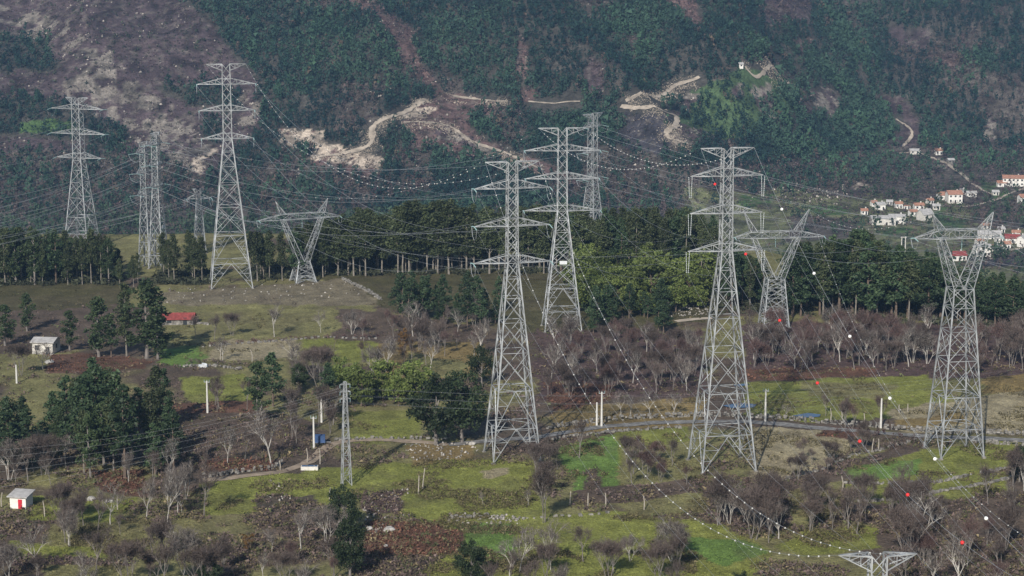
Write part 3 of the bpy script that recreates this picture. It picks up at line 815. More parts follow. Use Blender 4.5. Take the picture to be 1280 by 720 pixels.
def make_euc(i):
    h = 20.0
    cl, lm = [], []
    lo = random.uniform(0.20, 0.42)
    nn = 48
    wmax = random.uniform(2.3, 3.3)
    for k in range(nn):
        t = (k + random.random()) / nn
        z = h * (lo + (1.0 - lo) * t * 0.97)
        prof = math.sin(PI * min(1, 0.18 + 0.80 * t)) ** 0.7
        a = random.uniform(0, 2 * PI); rr = wmax * prof * random.uniform(0.15, 1.0)
        c = (rr * math.cos(a), rr * math.sin(a), z)
        cl.append((c, random.uniform(0.75, 1.35) * (0.75 + 0.35 * prof)))
        if k % 4 == 0: lm.append((max(z - 1.8, 1), c))
    return dict(h=h, trunk=trunk_mesh("eucalyptus_trunk", h * 0.95, 0.20, M["bark"], lm, 0.014), crown=leaf_mesh("eucalyptus_crown", cl, 50, 0.58, M["euc"], 1.0))


def make_full(i):
    h = 16.0
    cl, lm = [], []
    lo = random.uniform(0.14, 0.28); wmax = random.uniform(2.6, 3.4)
    nn = 46
    for k in range(nn):
        t = (k + random.random()) / nn
        z = h * (lo + (1 - lo) * t * 0.97)
        prof = math.sin(PI * min(1, 0.22 + 0.76 * t)) ** 0.6
        a = random.uniform(0, 2 * PI); rr = wmax * prof * random.uniform(0.2, 1.05)
        c = (rr * math.cos(a), rr * math.sin(a), z)
        cl.append((c, random.uniform(0.6, 1.25)))
        if k % 5 == 0: lm.append((max(z - 1.4, 0.8), c))
    return dict(h=h, trunk=trunk_mesh("full_trunk", h * 0.93, 0.26, M["bark_grey"], lm, 0.014), crown=leaf_mesh("full_crown", cl, 60, 0.52, M["fullleaf"], 0.85))


def make_pine(i):
    h = 14.0
    cl, lm = [], []
    lo = random.uniform(0.16, 0.34); wmax = random.uniform(2.4, 3.2)
    nn = 46
    for k in range(nn):
        t = (k + random.random()) / nn
        z = h * (lo + (1 - lo) * t * 0.98)
        prof = (1 - t) ** 0.62 * (0.65 + 0.35 * min(1, t / 0.18)) + 0.04
        a = random.uniform(0, 2 * PI); rr = wmax * prof * random.uniform(0.2, 1.05)
        c = (rr * math.cos(a), rr * math.sin(a), z)
        cl.append((c, random.uniform(0.65, 1.15) * (0.6 + 0.5 * prof)))
        if k % 4 == 0: lm.append((max(z - 0.7, 0.6), c))
    return dict(h=h, trunk=trunk_mesh("pine_trunk", h * 0.95, 0.22, M["bark_dark"], lm, 0.012), crown=leaf_mesh("pine_crown", cl, 56, 0.50, M["pine"], 0.7))


def make_round(i, kind="ever"):
    h = 12.0
    cl, lm = [], []
    nn = 60; w = random.uniform(4.2, 5.2)
    for k in range(nn):
        d = rnd_dir(); rr = random.uniform(0.35, 1.0) ** 0.6
        zc = h * 0.58
        c = (d.x * w * rr, d.y * w * rr, zc + d.z * h * 0.40 * rr)
        if c[2] < h * 0.16: continue
        cl.append((c, random.uniform(0.8, 1.6)))
        if k % 5 == 0: lm.append((max(c[2] * 0.6, 1.5), c))
    return dict(h=h, trunk=trunk_mesh("evergreen_trunk", h * 0.7, 0.32, M["bark_grey"], lm, 0.03), crown=leaf_mesh("evergreen_crown", cl, 62, 0.5, M["ever"], 0.85))


def make_acacia(i):
    h = 9.0
    cl, lm = [], []
    nn = 44; w = random.uniform(2.8, 3.8)
    for k in range(nn):
        d = rnd_dir(); rr = random.uniform(0.3, 1.0) ** 0.6
        c = (d.x * w * rr, d.y * w * rr, h * 0.54 + d.z * h * 0.44 * rr)
        if c[2] < 0.7: continue
        cl.append((c, random.uniform(0.6, 1.15)))
        if k % 5 == 0: lm.append((max(c[2] * 0.5, 0.6), c))
    return dict(h=h, trunk=trunk_mesh("acacia_trunk", h * 0.7, 0.15, M["bark_dark"], lm, 0.04), crown=leaf_mesh("acacia_crown", cl, 46, 0.52, M["acacia"], 0.75))


def make_bare(i, bark, twig, spread=0.8, upright=0.5):
    h = 10.0
    lim, tw = MB(), []

    def grow(p, d, L, r, lvl):
        seg = 3; pts = [p]; q = p.copy(); dd = d.copy()
        for k in range(seg):
            dd = (dd + rnd_dir() * 0.15 + Vector((0, 0, 0.07 * upright))).normalized()
            q = q + dd * L / seg; pts.append(q.copy())
        e = r * 0.55
        lim.tube(pts, [r + (e - r) * k / seg for k in range(seg + 1)], 5 if lvl < 2 else 3, False)
        if lvl >= 3:
            for _ in range(10):
                t = random.uniform(0.1, 1.0)
                b = pts[min(int(t * seg), seg - 1)].lerp(pts[min(int(t * seg) + 1, seg)], t * seg % 1)
                d2 = (dd + rnd_dir() * 0.9).normalized(); L2 = random.uniform(0.5, 1.3)
                mid = b + d2 * L2 * 0.55
                tw.append((b, b + d2 * L2)); 
                for _2 in range(2):
                    d3 = (d2 + rnd_dir() * 0.7).normalized(); tw.append((mid, mid + d3 * L2 * random.uniform(0.4, 0.8)))
            return
        nb = (4, 4, 4)[lvl] if lvl < 3 else 0
        for k in range(nb):
            t = random.uniform(0.45, 1.0) if lvl else random.uniform(0.5, 1.0)
            j = min(int(t * seg), seg - 1); b = pts[j].lerp(pts[j + 1], t * seg - j)
            side = rnd_dir(); side = (side - dd * side.dot(dd)).normalized()
            d2 = (dd * (1.0 - spread * 0.45) + side * spread * random.uniform(0.6, 1.1) + Vector((0, 0, 0.25 * upright))).normalized()
            grow(b, d2, L * random.uniform(0.55, 0.8), max(r * 0.5, 0.022), lvl + 1)

    if i % 3 == 2:
        for s in range(3): grow(Vector((random.uniform(-.4, .4), random.uniform(-.4, .4), -0.2)), Vector((random.uniform(-.35, .35), random.uniform(-.35, .35), 1)).normalized(), 4.0, 0.10, 0)
    else:
        grow(Vector((0, 0, -0.3)), Vector((random.uniform(-.12, .12), random.uniform(-.12, .12), 1)).normalized(), 4.6, 0.16, 0)
    A = np.array([[tuple(a), tuple(b)] for a, b in tw])
    d = A[:, 1] - A[:, 0]; s = np.cross(d, RNG.normal(size=d.shape)); s /= np.linalg.norm(s, axis=1, keepdims=True) + 1e-9
    wd = RNG.uniform(0.018, 0.036, (len(A), 1))
    V = np.stack([A[:, 0] - s * wd, A[:, 0] + s * wd, A[:, 1]], 1).reshape(-1, 3)
    tm = np_mesh("bare_twigs", V, np.arange(len(V)).reshape(-1, 3), twig)
    top = max(V[:, 2].max(), 1)
    return dict(h=float(top), trunk=lim.mesh("bare_branches", bark), crown=tm)


PROTO["euc"] = [make_euc(i) for i in range(7)]
PROTO["pine"] = [make_pine(i) for i in range(7)]
PROTO["full"] = [make_full(i) for i in range(5)]
PROTO["ever"] = [make_round(i) for i in range(4)]
PROTO["acacia"] = [make_acacia(i) for i in range(5)]
PROTO["bare"] = [make_bare(i, M["bark_grey"], M["twig"], 0.60, 1.3) for i in range(6)]
PROTO["bare_red"] = [make_bare(i, M["bark_grey"], M["twig_red"], 0.56, 1.4) for i in range(4)]
PROTO["bare_white"] = [make_bare(i, M["bark_white"], M["twig_grey"], 0.68, 0.9) for i in range(4)]
PROTO["ivy"] = [dict(h=9.0, trunk=PROTO["acacia"][0]["trunk"], crown=leaf_mesh("autumn_crown", [((random.uniform(-2, 2), random.uniform(-2, 2), random.uniform(2, 8)), random.uniform(.5, 1.1)) for _ in range(22)], 36, 0.5, M["ivy"]))]
KINDN = dict(euc=("eucalyptus_tree", "tree", "crown"), pine=("pine_tree", "tree", "crown"), ever=("evergreen_tree", "tree", "crown"), full=("evergreen_tree", "tree", "crown"), acacia=("acacia_tree", "tree", "crown"),
             bare=("bare_tree", "tree", "crown"), bare_red=("bare_tree", "tree", "crown"), bare_white=("bare_tree", "tree", "crown"), ivy=("autumn_tree", "tree", "crown"))
COUNT = {}


def tree(kind, x, y, z, hm, label, group=None, wide=1.0):
    p = random.choice(PROTO[kind])
    nm, cat, cr = KINDN[kind]
    o = empty(nm, (x, y, z), random.uniform(0, 2 * PI), label, cat, group)
    s = hm / p["h"]
    w = s * wide * random.uniform(0.85, 1.12) * (0.88 if kind.startswith("bare") else 1.0)
    o.scale = (w, w, s)
    link("trunk", p["trunk"], o); link(cr, p["crown"], o)
    COUNT[nm] = COUNT.get(nm, 0) + 1
    return o


def stand(kinds, poly, n, hpx, label, group, wide=1.0, top=None, gap=2.2, order=True):
    """A stand of single trees whose feet stand inside the ground outline of a polygon. hpx: tree height in metres (lo, hi), or top(px) the line of the tops."""
    q = np.array(poly, float)
    got = []; tries = 0
    while len(got) < n and tries < n * 60:
        tries += 1
        a, b = random.uniform(q[:, 0].min(), q[:, 0].max()), random.uniform(q[:, 1].min(), q[:, 1].max())
        if not inpoly(np.array([a]), np.array([b]), poly)[0]: continue
        p = gpt(a, b)
        if any((p.x - g[0].x) ** 2 + (p.y - g[0].y) ** 2 < gap * gap for g in got): continue
        got.append((p, a, b))
    for p, a, b in got:
        if top is not None:
            tp = np.interp(a, [t[0] for t in top], [t[1] for t in top]) + random.uniform(-6, 17)
            hm = at_depth(a, tp, p.y).z - p.z
        else: hm = hpx[0] + (hpx[1] - hpx[0]) * random.uniform(-0.45, 1.1)
        tree(random.choice(kinds), p.x, p.y, p.z, max(hm, 2.0), label, group, wide)


def single(kind, a, b, tp, label, wide=1.0):
    p = gpt(a, b)
    return tree(kind, p.x, p.y, p.z, at_depth(a, tp, p.y).z - p.z, label, None, wide)


E = "eucalyptus and pine woods across the plateau"
stand(["euc", "full", "euc", "pine"], [(-45, 336), (150, 338), (150, 356), (-45, 358)], 66, None, "tall dark tree in the wood at the far left, below the left three-armed pylon", "wood at the far left", 1.0, [(-45, 288), (20, 288), (60, 292), (110, 290), (150, 305)], 2.4)
stand(["euc", "pine"], [(150, 352), (176, 352), (176, 362), (150, 362)], 4, (7, 10), "small dark tree at the foot of the twin narrow pylons", "small trees by the twin narrow pylons")
stand(["euc"], [(204, 345), (262, 345), (262, 358), (204, 358)], 9, None, "tall dark tree between the twin narrow pylons and the tallest left pylon", "trees left of the tallest left pylon", 1.1, [(204, 295), (230, 286), (262, 298)], 2.2)
stand(["euc", "euc", "pine"], [(308, 338), (385, 338), (385, 352), (308, 352)], 16, None, "dark tree behind the squat left Y-shaped pylon", "trees behind the squat left pylon", 1.1, [(308, 296), (340, 286), (385, 280)], 2.2)
TOPC = [(385, 280), (410, 274), (440, 262), (470, 268), (500, 262), (530, 251), (555, 250), (590, 258), (620, 264), (660, 262), (705, 258), (740, 266), (800, 262), (850, 262), (890, 272)]
stand(["euc"], [(385, 331), (500, 331), (500, 345), (385, 347)], 34, None, "tall pale-trunked eucalyptus in the wood just right of the squat left pylon", "eucalyptus wood, left half", 1.35, TOPC, 2.4)
stand(["euc"], [(500, 331), (618, 331), (618, 343), (500, 345)], 36, None, "tall pale-trunked eucalyptus standing just left of the left central pylon", "eucalyptus wood, right half", 1.35, TOPC, 2.4)
stand(["euc"], [(618, 331), (700, 331), (700, 342), (618, 343)], 22, None, "tall pale-trunked eucalyptus standing between the two central pylons", "eucalyptus between the central pylons", 1.3, TOPC, 2.4)
stand(["euc", "pine", "euc"], [(700, 326), (895, 326), (895, 350), (700, 345)], 58, None, "tall dark tree behind the yellow-green bushes right of the right central pylon", "tall trees behind the yellow-green bushes", 1.05, TOPC, 2.3)
stand(["pine", "euc"], [(888, 345), (955, 350), (955, 392), (888, 392)], 20, None, "dark tree between the tall right pylon and the Y-shaped pylon behind it", "trees between two right pylons", 1.0, [(888, 280), (915, 305), (935, 320), (955, 325)], 2.4)
TOPR = [(955, 318), (985, 312), (1010, 304), (1040, 298), (1075, 290), (1095, 296), (1120, 310), (1160, 318), (1200, 336), (1240, 346), (1330, 350)]
stand(["pine", "pine", "euc"], [(985, 362), (1085, 362), (1085, 398), (985, 396)], 58, None, "dark pine in the wood just right of the Y-shaped pylon", "pine wood right of the Y-shaped pylon", 1.2, TOPR, 2.4)
stand(["pine", "pine", "euc"], [(1085, 362), (1168, 366), (1168, 405), (1085, 400)], 48, None, "dark pine in the wood just left of the far right fork-topped pylon", "pine wood left of the far right pylon", 1.2, TOPR, 2.4)
stand(["pine", "pine", "euc"], [(1168, 366), (1330, 372), (1330, 415), (1168, 408)], 62, None, "dark pine in the low wood right of the far right fork-topped pylon", "pine wood at the right edge", 1.2, TOPR, 2.4)
stand(["acacia"], [(722, 352), (790, 356), (795, 392), (722, 392)], 22, (8, 13.5), "yellow-green bushy tree just right of the right central pylon", "yellow-green bushy trees, left clump", 1.15, None, 2.6)
stand(["acacia"], [(795, 352), (886, 366), (880, 392), (800, 394)], 24, (8.5, 14), "yellow-green bushy tree just left of the tall right pylon", "yellow-green bushy trees, right clump", 1.15, None, 2.6)
stand(["pine"], [(724, 392), (835, 396), (838, 420), (735, 420)], 16, (8, 12), "dark low conifer in front of the yellow-green bushes", "dark conifers below the yellow-green bushes", 1.25, None, 2.6)
stand(["pine"], [(496, 388), (628, 388), (628, 412), (505, 408)], 19, (9, 14), "dark young pine on the slope left of the left central pylon", "young pines left of the central pylon", 1.2, None, 2.6)
single("pine", 515, 400, 337, "tallest dark pine of the slope left of the left central pylon", 1.2)
single("pine", 528, 402, 345, "dark pine right beside the tallest one on the slope left of the central pylon", 1.2)
single("full", 6, 432, 380, "dark tall tree at the left edge, above the white concrete poles", 1.5)
single("full", 34, 414, 367, "slim dark tree near the left edge, behind the small grey stone house", 1.2)
single("full", 87, 438, 388, "small dark tree just right of the grey stone house", 1.3)
single("full", 124, 446, 372, "broad dark conifer left of the red-roofed shed", 1.5)
single("pine", 139, 446, 398, "small dark conifer tucked against the broad one left of the red-roofed shed", 1.1)
single("euc", 158, 446, 354, "tall open-crowned dark tree left of the red-roofed shed", 1.3)
single("full", 183, 448, 350, "tallest dark dense tree beside the red-roofed shed", 1.45)
single("full", 197, 449, 386, "dark lower tree nearest to the red-roofed shed", 1.6)
stand(["pine", "pine", "full", "euc", "pine"], [(55, 540), (215, 535), (225, 596), (100, 600), (60, 570)], 23, (13, 20), "dark green pine in the dense clump above the white hut", "pine clump above the white hut", 1.15, None, 3.6)
stand(["pine"], [(-30, 545), (42, 545), (42, 590), (-30, 600)], 8, (11, 15), "dark pine at the left edge above the white hut", "pines at the left edge", 1.3, None, 2.8)
single("pine", 206, 528, 460, "dark pine standing alone at the upper right corner of the pine clump", 1.2)
single("full", 322, 526, 452, "broad dark green conifer in the middle of the left fields", 1.5)
single("pine", 341, 508, 440, "darker conifer behind the broad one in the left fields", 1.3)
single("ever", 374, 488, 455, "small rounded dark evergreen among purple bare trees", 1.0)
single("pine", 411, 515, 454, "dark tree just left of the bright green laurels", 1.3)
single("ever", 545, 556, 468, "large round dark evergreen beside the lane, left of the central pylon", 1.0)
single("ever", 578, 553, 466, "large round dark evergreen touching the foot of the left central pylon", 0.95)
single("ever", 602, 482, 434, "small dark evergreen behind the legs of the left central pylon", 0.8)
single("ever", 431, 668, 604, "dark evergreen under the slim lattice mast", 0.75)
single("ever", 438, 722, 645, "dark evergreen at the bottom edge below the slim mast", 0.75)
single("ever", 589, 728, 675, "dark bushy evergreen at the bottom edge, centre", 0.9)
single("ever", 262, 738, 697, "low dark evergreen at the bottom edge, left", 1.0)
single("ever", 1274, 602, 557, "dark evergreen at the right edge beside the stone wall", 0.9)
single("ever", 925, 745, 712, "low evergreen at the bottom edge near the cut-off pylon", 1.0)
single("pine", 783, 424, 398, "spreading layered conifer in front of the right central wood", 2.2)
single("ivy", 506, 452, 408, "rusty yellow leaved tree among the purple bare trees", 0.8)
single("ivy", 310, 690, 664, "small yellow-leaved bush near the bottom left", 1.0)
stand(["acacia"], [(428, 494), (522, 490), (522, 508), (430, 510)], 11, (8, 10), "bright green leafy laurel behind the slim lattice mast", "bright green laurels behind the mast", 1.2, None, 3.0)

B = ["bare", "bare", "bare_red", "bare_white"]
BW = ["bare", "bare_white"]
stand(B, [(684, 428), (780, 428), (780, 498), (684, 502)], 29, (7, 10), "purple leafless tree in the thicket between the two central pylons and the white pole", "thicket between pylons, left", 1.0, None, 2.5)
stand(B + ["bare_white"], [(780, 428), (876, 428), (876, 490), (780, 496)], 28, (7, 10), "purple leafless tree in the thicket just left of the tall right pylon", "thicket between pylons, right", 1.0, None, 2.5)
stand(BW + ["bare_red"], [(940, 420), (1080, 420), (1080, 464), (940, 474)], 36, (8, 12), "leafless tree in the belt between tall right pylon and far right pylon, below pines", "leafless belt, left", 1.1, None, 2.6)
stand(BW + ["bare_red"], [(1080, 424), (1165, 424), (1165, 462), (1080, 464)], 22, (8, 12), "leafless tree in the belt just left of the far right pylon", "leafless belt, centre", 1.1, None, 2.6)
stand(B, [(1205, 425), (1320, 420), (1320, 466), (1205, 478)], 26, (8, 12), "purple leafless tree in the belt right of the far right pylon", "leafless belt, right", 1.1, None, 2.6)
for a, b, t in ((343, 421, 376), (401, 416, 386), (440, 418, 384), (272, 424, 392), (244, 424, 388), (418, 414, 388), (379, 414, 392), (300, 404, 384)):
    pass
single("bare_white", 343, 421, 374, "pale-trunked bare tree standing alone in the field right of the red-roofed shed")
single("bare_white", 401, 416, 384, "pale bare tree with a forked trunk below the squat left pylon")
single("bare_white", 440, 418, 382, "wide pale bare tree below the end of the sloping stone wall")
single("bare", 268, 425, 390, "bare tree close to the right end of the red-roofed shed")
single("bare", 244, 424, 392, "bare tree right in front of the red-roofed shed's stone wall")
single("bare", 290, 420, 388, "bare tree right of the red-roofed shed, second from its wall")
single("bare_white", 54, 462, 425, "pale gnarled bare tree in front of the grey stone house", 1.3)
single("bare", 25, 470, 425, "thin bare tree at the left edge beside the white poles")
single("bare_white", 278, 452, 418, "pale leaning bare trunk beside the dry field")
stand(B, [(368, 472), (402, 470), (402, 488), (368, 488)], 6, (9, 13), "reddish purple bare tree right of the dark conifers in the left fields", "purple trees in the left fields", 1.2, None, 2)
stand(B, [(445, 420), (540, 420), (540, 468), (445, 468)], 18, (7, 11), "purple bare tree in the scrub above the bright green laurels", "purple scrub above the laurels", 1.1, None, 2.5)
stand(["bare", "bare_red", "bare_white"], [(540, 405), (612, 405), (612, 450), (540, 455)], 13, (7, 11), "bare reddish tree left of the legs of the left central pylon", "bare trees left of the central pylon", 1.0, None, 2.5)
single("bare_white", 339, 580, 500, "big white-limbed bare tree above the dirt path", 1.15)
single("bare_white", 284, 580, 526, "pale bare tree left of the big white-limbed one")
single("bare", 306, 574, 530, "thin bare tree just left of the big white-limbed one")
stand(["bare"], [(360, 525), (425, 520), (425, 550), (360, 560)], 8, (8, 11), "purple bare tree around the white poles by the dirt path", "purple trees by the dirt path", 1.1, None, 2.3)
stand(["bare"], [(255, 505), (310, 500), (312, 516), (255, 520)], 4, (8, 9), "thin bare tree beside the white pole in the left fields", "thin trees by the left pole", 1.0, None, 2)
single("bare_white", 222, 641, 580, "slender white-trunked bare tree right of the pine clump")
single("bare", 255, 645, 575, "slender bare tree standing right of the white-trunked one", 0.9)
stand(BW, [(140, 590), (270, 610), (262, 665), (170, 650)], 10, (7, 11), "bare pale-stemmed tree below the pine clump", "bare stems below the pine clump", 0.8, None, 2)
stand(BW, [(10, 575), (110, 580), (100, 606), (10, 606)], 8, (7, 10), "bare tree under the pines behind the white hut", "bare trees behind the white hut", 1.0, None, 2)
stand(["bare", "bare", "bare_white"], [(60, 640), (165, 648), (160, 690), (60, 690)], 9, (6, 9), "bare tree on the rough ground right below the white hut", "bare trees below the hut", 1.1, None, 2.6)
stand(B, [(-20, 700), (150, 712), (150, 750), (-20, 750)], 8, (6, 9), "purple bare tree in the bottom left corner", "bare trees in the bottom left corner", 1.2, None, 2.8)
stand(B, [(160, 690), (300, 690), (300, 752), (160, 752)], 10, (7, 10), "purple bare tree at the bottom edge under the pine clump", "bare trees at the bottom left edge", 1.2, None, 2.8)
stand(B, [(310, 670), (420, 670), (420, 752), (310, 752)], 9, (6, 9), "purple bare tree at the bottom edge left of the dark evergreens", "bare trees left of the bottom evergreens", 1.1, None, 2.8)
single("bare", 680, 654, 568, "lone dark bare tree with a pale stem below the left central pylon", 0.9)
stand(["bare"], [(655, 580), (705, 580), (705, 632), (655, 632)], 6, (7, 9), "bare scrubby tree at the right foot of the left central pylon", "bare trees at the pylon's foot", 1.1, None, 2)
single("bare", 724, 572, 522, "bare tree leaning by the lane right of the left central pylon")
stand(["bare", "bare_red"], [(770, 572), (862, 572), (862, 618), (770, 614)], 10, (5, 7.5), "bare thorny tree in the field left of the tall right pylon", "thorn trees left of the tall right pylon", 1.2, None, 2.6)
stand(BW, [(610, 705), (705, 705), (705, 752), (610, 752)], 8, (8, 11), "bare tree at the bottom edge under the left central pylon", "bare trees at the bottom centre", 1.0, None, 2.6)
stand(["bare_white", "bare"], [(705, 702), (850, 700), (850, 752), (705, 752)], 9, (7, 10), "pale bare tree at the bottom edge between the left central and tall right pylons", "pale trees at the bottom centre", 1.1, None, 2.6)
stand(["bare", "bare_white", "bare_red"], [(892, 645), (978, 655), (975, 682), (905, 676)], 13, (9, 12), "pale-stemmed bare tree in the round clump below the tall right pylon", "round clump below the tall right pylon", 1.0, None, 2)
stand(["bare"], [(1005, 640), (1090, 636), (1085, 668), (1010, 668)], 11, (7, 10), "dark bare tree in the clump below the curved field walls", "dark clump below the field walls", 1.1, None, 2)
stand(["bare"], [(1110, 635), (1180, 630), (1180, 668), (1115, 668)], 9, (7, 11), "dark bare tree below the far right pylon, near the white and red balls", "bare trees below the far right pylon", 1.1, None, 2.2)
stand(["bare", "bare_white", "bare_red"], [(1120, 680), (1320, 660), (1320, 752), (1130, 752)], 20, (8, 12), "purple grey bare tree in the bottom right corner", "bare trees in the bottom right corner", 1.15, None, 2.6)
stand(B, [(1225, 605), (1320, 600), (1320, 660), (1225, 655)], 10, (7, 10), "bare tree at the right edge under the stone wall", "bare trees at the right edge", 1.1, None, 2.4)
stand(["bare", "bare_red"], [(1055, 532), (1100, 530), (1100, 562), (1058, 565)], 6, (5, 8), "bare bushy tree beside the right-hand white pole", "bare trees by the right pole", 1.1, None, 1.8)
stand(["bare"], [(985, 580), (1040, 570), (1042, 592), (985, 604)], 6, (4, 6), "small dark bare tree on the diagonal hedge bank", "bare trees on the diagonal hedge", 1.2, None, 2)
for a, b, t, l in ((776, 519, 488, "first pollard from the white pole by the lane"), (788, 519, 490, "second pollard from the white pole by the lane"), (812, 520, 486, "wide pale pollard, third from the white pole by the lane"),
                   (841, 520, 488, "pale pollard, last of the row by the lane, nearest the tall right pylon"), (982, 522, 503, "small white forked pollard standing by the flood water")):
    single("bare_white", a, b, t, l, 1.2)
single("bare_white", 604, 632, 612, "white broken leaning stump of a tree below the left central pylon", 0.8)
single("bare_white", 660, 632, 610, "small crooked white dead tree below the left central pylon's right foot", 0.8)
single("bare", 1032, 520, 492, "dark small tree by the flood water between two white poles", 1.1)
single("bare_white", 862, 455, 400, "splintered white dead tree beside the tall right pylon", 0.5)

# ------------------------------------------------------------------ pylons
def quad(hw, z, hd=None):
    hd = hw if hd is None else hd
    return [Vector((-hw, -hd, z)), Vector((hw, -hd, z)), Vector((hw, hd, z)), Vector((-hw, hd, z))]


def lerpq(a, b, t): return [p.lerp(q, t) for p, q in zip(a, b)]


def panels(mb, a, b, n, wb, ratio=1.0, horiz=True, single_x=False):
    """X bracing on the four faces between two quads."""
    ts = [0.0]; s = 1.0
    for k in range(n): ts.append(ts[-1] + s); s *= ratio
    ts = [t / ts[-1] for t in ts]
    for k in range(n):
        p, q = lerpq(a, b, ts[k]), lerpq(a, b, ts[k + 1])
        for i in range(4):
            j = (i + 1) % 4
            if single_x: mb.bar(p[i] if k % 2 else p[j], q[j] if k % 2 else q[i], wb)
            else: mb.bar(p[i], q[j], wb); mb.bar(p[j], q[i], wb)
            if horiz: mb.bar(q[i], q[j], wb)


def chords(mb, a, b, w):
    for p, q in zip(a, b): mb.bar(p, q, w)


LEG, BR = 0.27, 0.115


def lower_body(root, b, w, hw, z0=-0.3, thick=1.0, nup=5):
    """Splayed lower body: four legs, two big inverted-V panels and X panels above."""
    qa, qb = quad(b, 0.0), quad(w, hw)
    for p, q in zip(qa, qb):
        mb = MB(); mb.bar(p + (p - q).normalized() * 0.6, q, LEG * thick); mb.obj("leg", M["steel"], root)
        fb = MB(); fb.box((p.x, p.y, -0.1), (0.8, 0.8, 0.7)); fb.obj("footing", M["stone"], root)
    mb = MB(); wb = BR * thick
    t1, t2 = 0.17, 0.36
    for (ta, tb) in ((0.0, t1), (t1, t2)):
        A, Bq = lerpq(qa, qb, ta), lerpq(qa, qb, tb)
        for i in range(4):
            j = (i + 1) % 4
            mid = (Bq[i] + Bq[j]) / 2
            mb.bar(A[i], mid, wb * 1.15); mb.bar(A[j], mid, wb * 1.15); mb.bar(Bq[i], Bq[j], wb * 1.2)
            for f in (0.33, 0.62):
                for s_, e_ in ((A[i], Bq[i]), (A[j], Bq[j])):
                    mb.bar(s_.lerp(e_, f), (s_).lerp(mid, f), wb * 0.75)
                    mb.bar(s_.lerp(e_, f + 0.25), (s_).lerp(mid, f), wb * 0.7)
        mids = [(Bq[i] + Bq[(i + 1) % 4]) / 2 for i in range(4)]
        for i in range(4): mb.bar(mids[i], mids[(i + 1) % 4], wb * 0.8)
    A = lerpq(qa, qb, t2)
    panels(mb, A, qb, nup, wb, 0.80)
    ts = [0.0]; s = 1.0
    for k in range(nup): ts.append(ts[-1] + s); s *= 0.8
    for k in range(min(2, nup)):
        p, q = lerpq(A, qb, ts[k] / ts[-1]), lerpq(A, qb, ts[k + 1] / ts[-1])
        for i in range(4):
            j = (i + 1) % 4; c = (p[i] + p[j] + q[i] + q[j]) / 4
            mb.bar((p[i] + q[i]) / 2, (p[i] + c) / 2, wb * 0.7); mb.bar((p[j] + q[j]) / 2, (p[j] + c) / 2, wb * 0.7)
            mb.bar((p[i] + q[i]) / 2, (q[i] + c) / 2, wb * 0.7); mb.bar((p[j] + q[j]) / 2, (q[j] + c) / 2, wb * 0.7)
    mb.obj("lattice", M["steel"], root)


def insulator(root, p, q, r=0.13, n=9, mat="glass"):
    mb = MB(); p, q = Vector(p), Vector(q); pts, rad = [], []
    for k in range(n):
        for f, rr in ((0.1, 0.35), (0.5, 1.0), (0.9, 0.35)):
            pts.append(p.lerp(q, (k + f) / n)); rad.append(r * rr)
    mb.tube(pts, rad, 6); return mb.obj("insulator", M[mat], root)


def crossarm(root, z, hw, L, rise, side, kind, wb=BR, name="crossarm"):
    """Triangular lattice arm from the body to its tip, flat below (or flat on top for the earth wire beam)."""
    mb = MB(); tip = Vector((side * L, 0, z))
    up = [Vector((side * hw, -hw, z + rise)), Vector((side * hw, hw, z + rise))]
    lo = [Vector((side * hw, -hw, z)), Vector((side * hw, hw, z))]
    for p in lo: mb.bar(p, tip, wb * 1.5)
    for p in up: mb.bar(p, tip, wb * 1.1)
    n = max(3, int((L - hw) / 1.6))
    for k in range(n):
        t0, t1 = k / n, (k + 1) / n
        for p, q in zip(lo, up):
            mb.bar(p.lerp(tip, t0), q.lerp(tip, t1) if k < n - 1 else tip, wb * 0.7)
            mb.bar(p.lerp(tip, t1), q.lerp(tip, t1), wb * 0.7)
        mb.bar(lo[0].lerp(tip, t0), lo[1].lerp(tip, t1), wb * 0.7); mb.bar(lo[1].lerp(tip, t0), lo[0].lerp(tip, t1), wb * 0.7)
    mb.obj(name, M["steel"], root)
    return tip


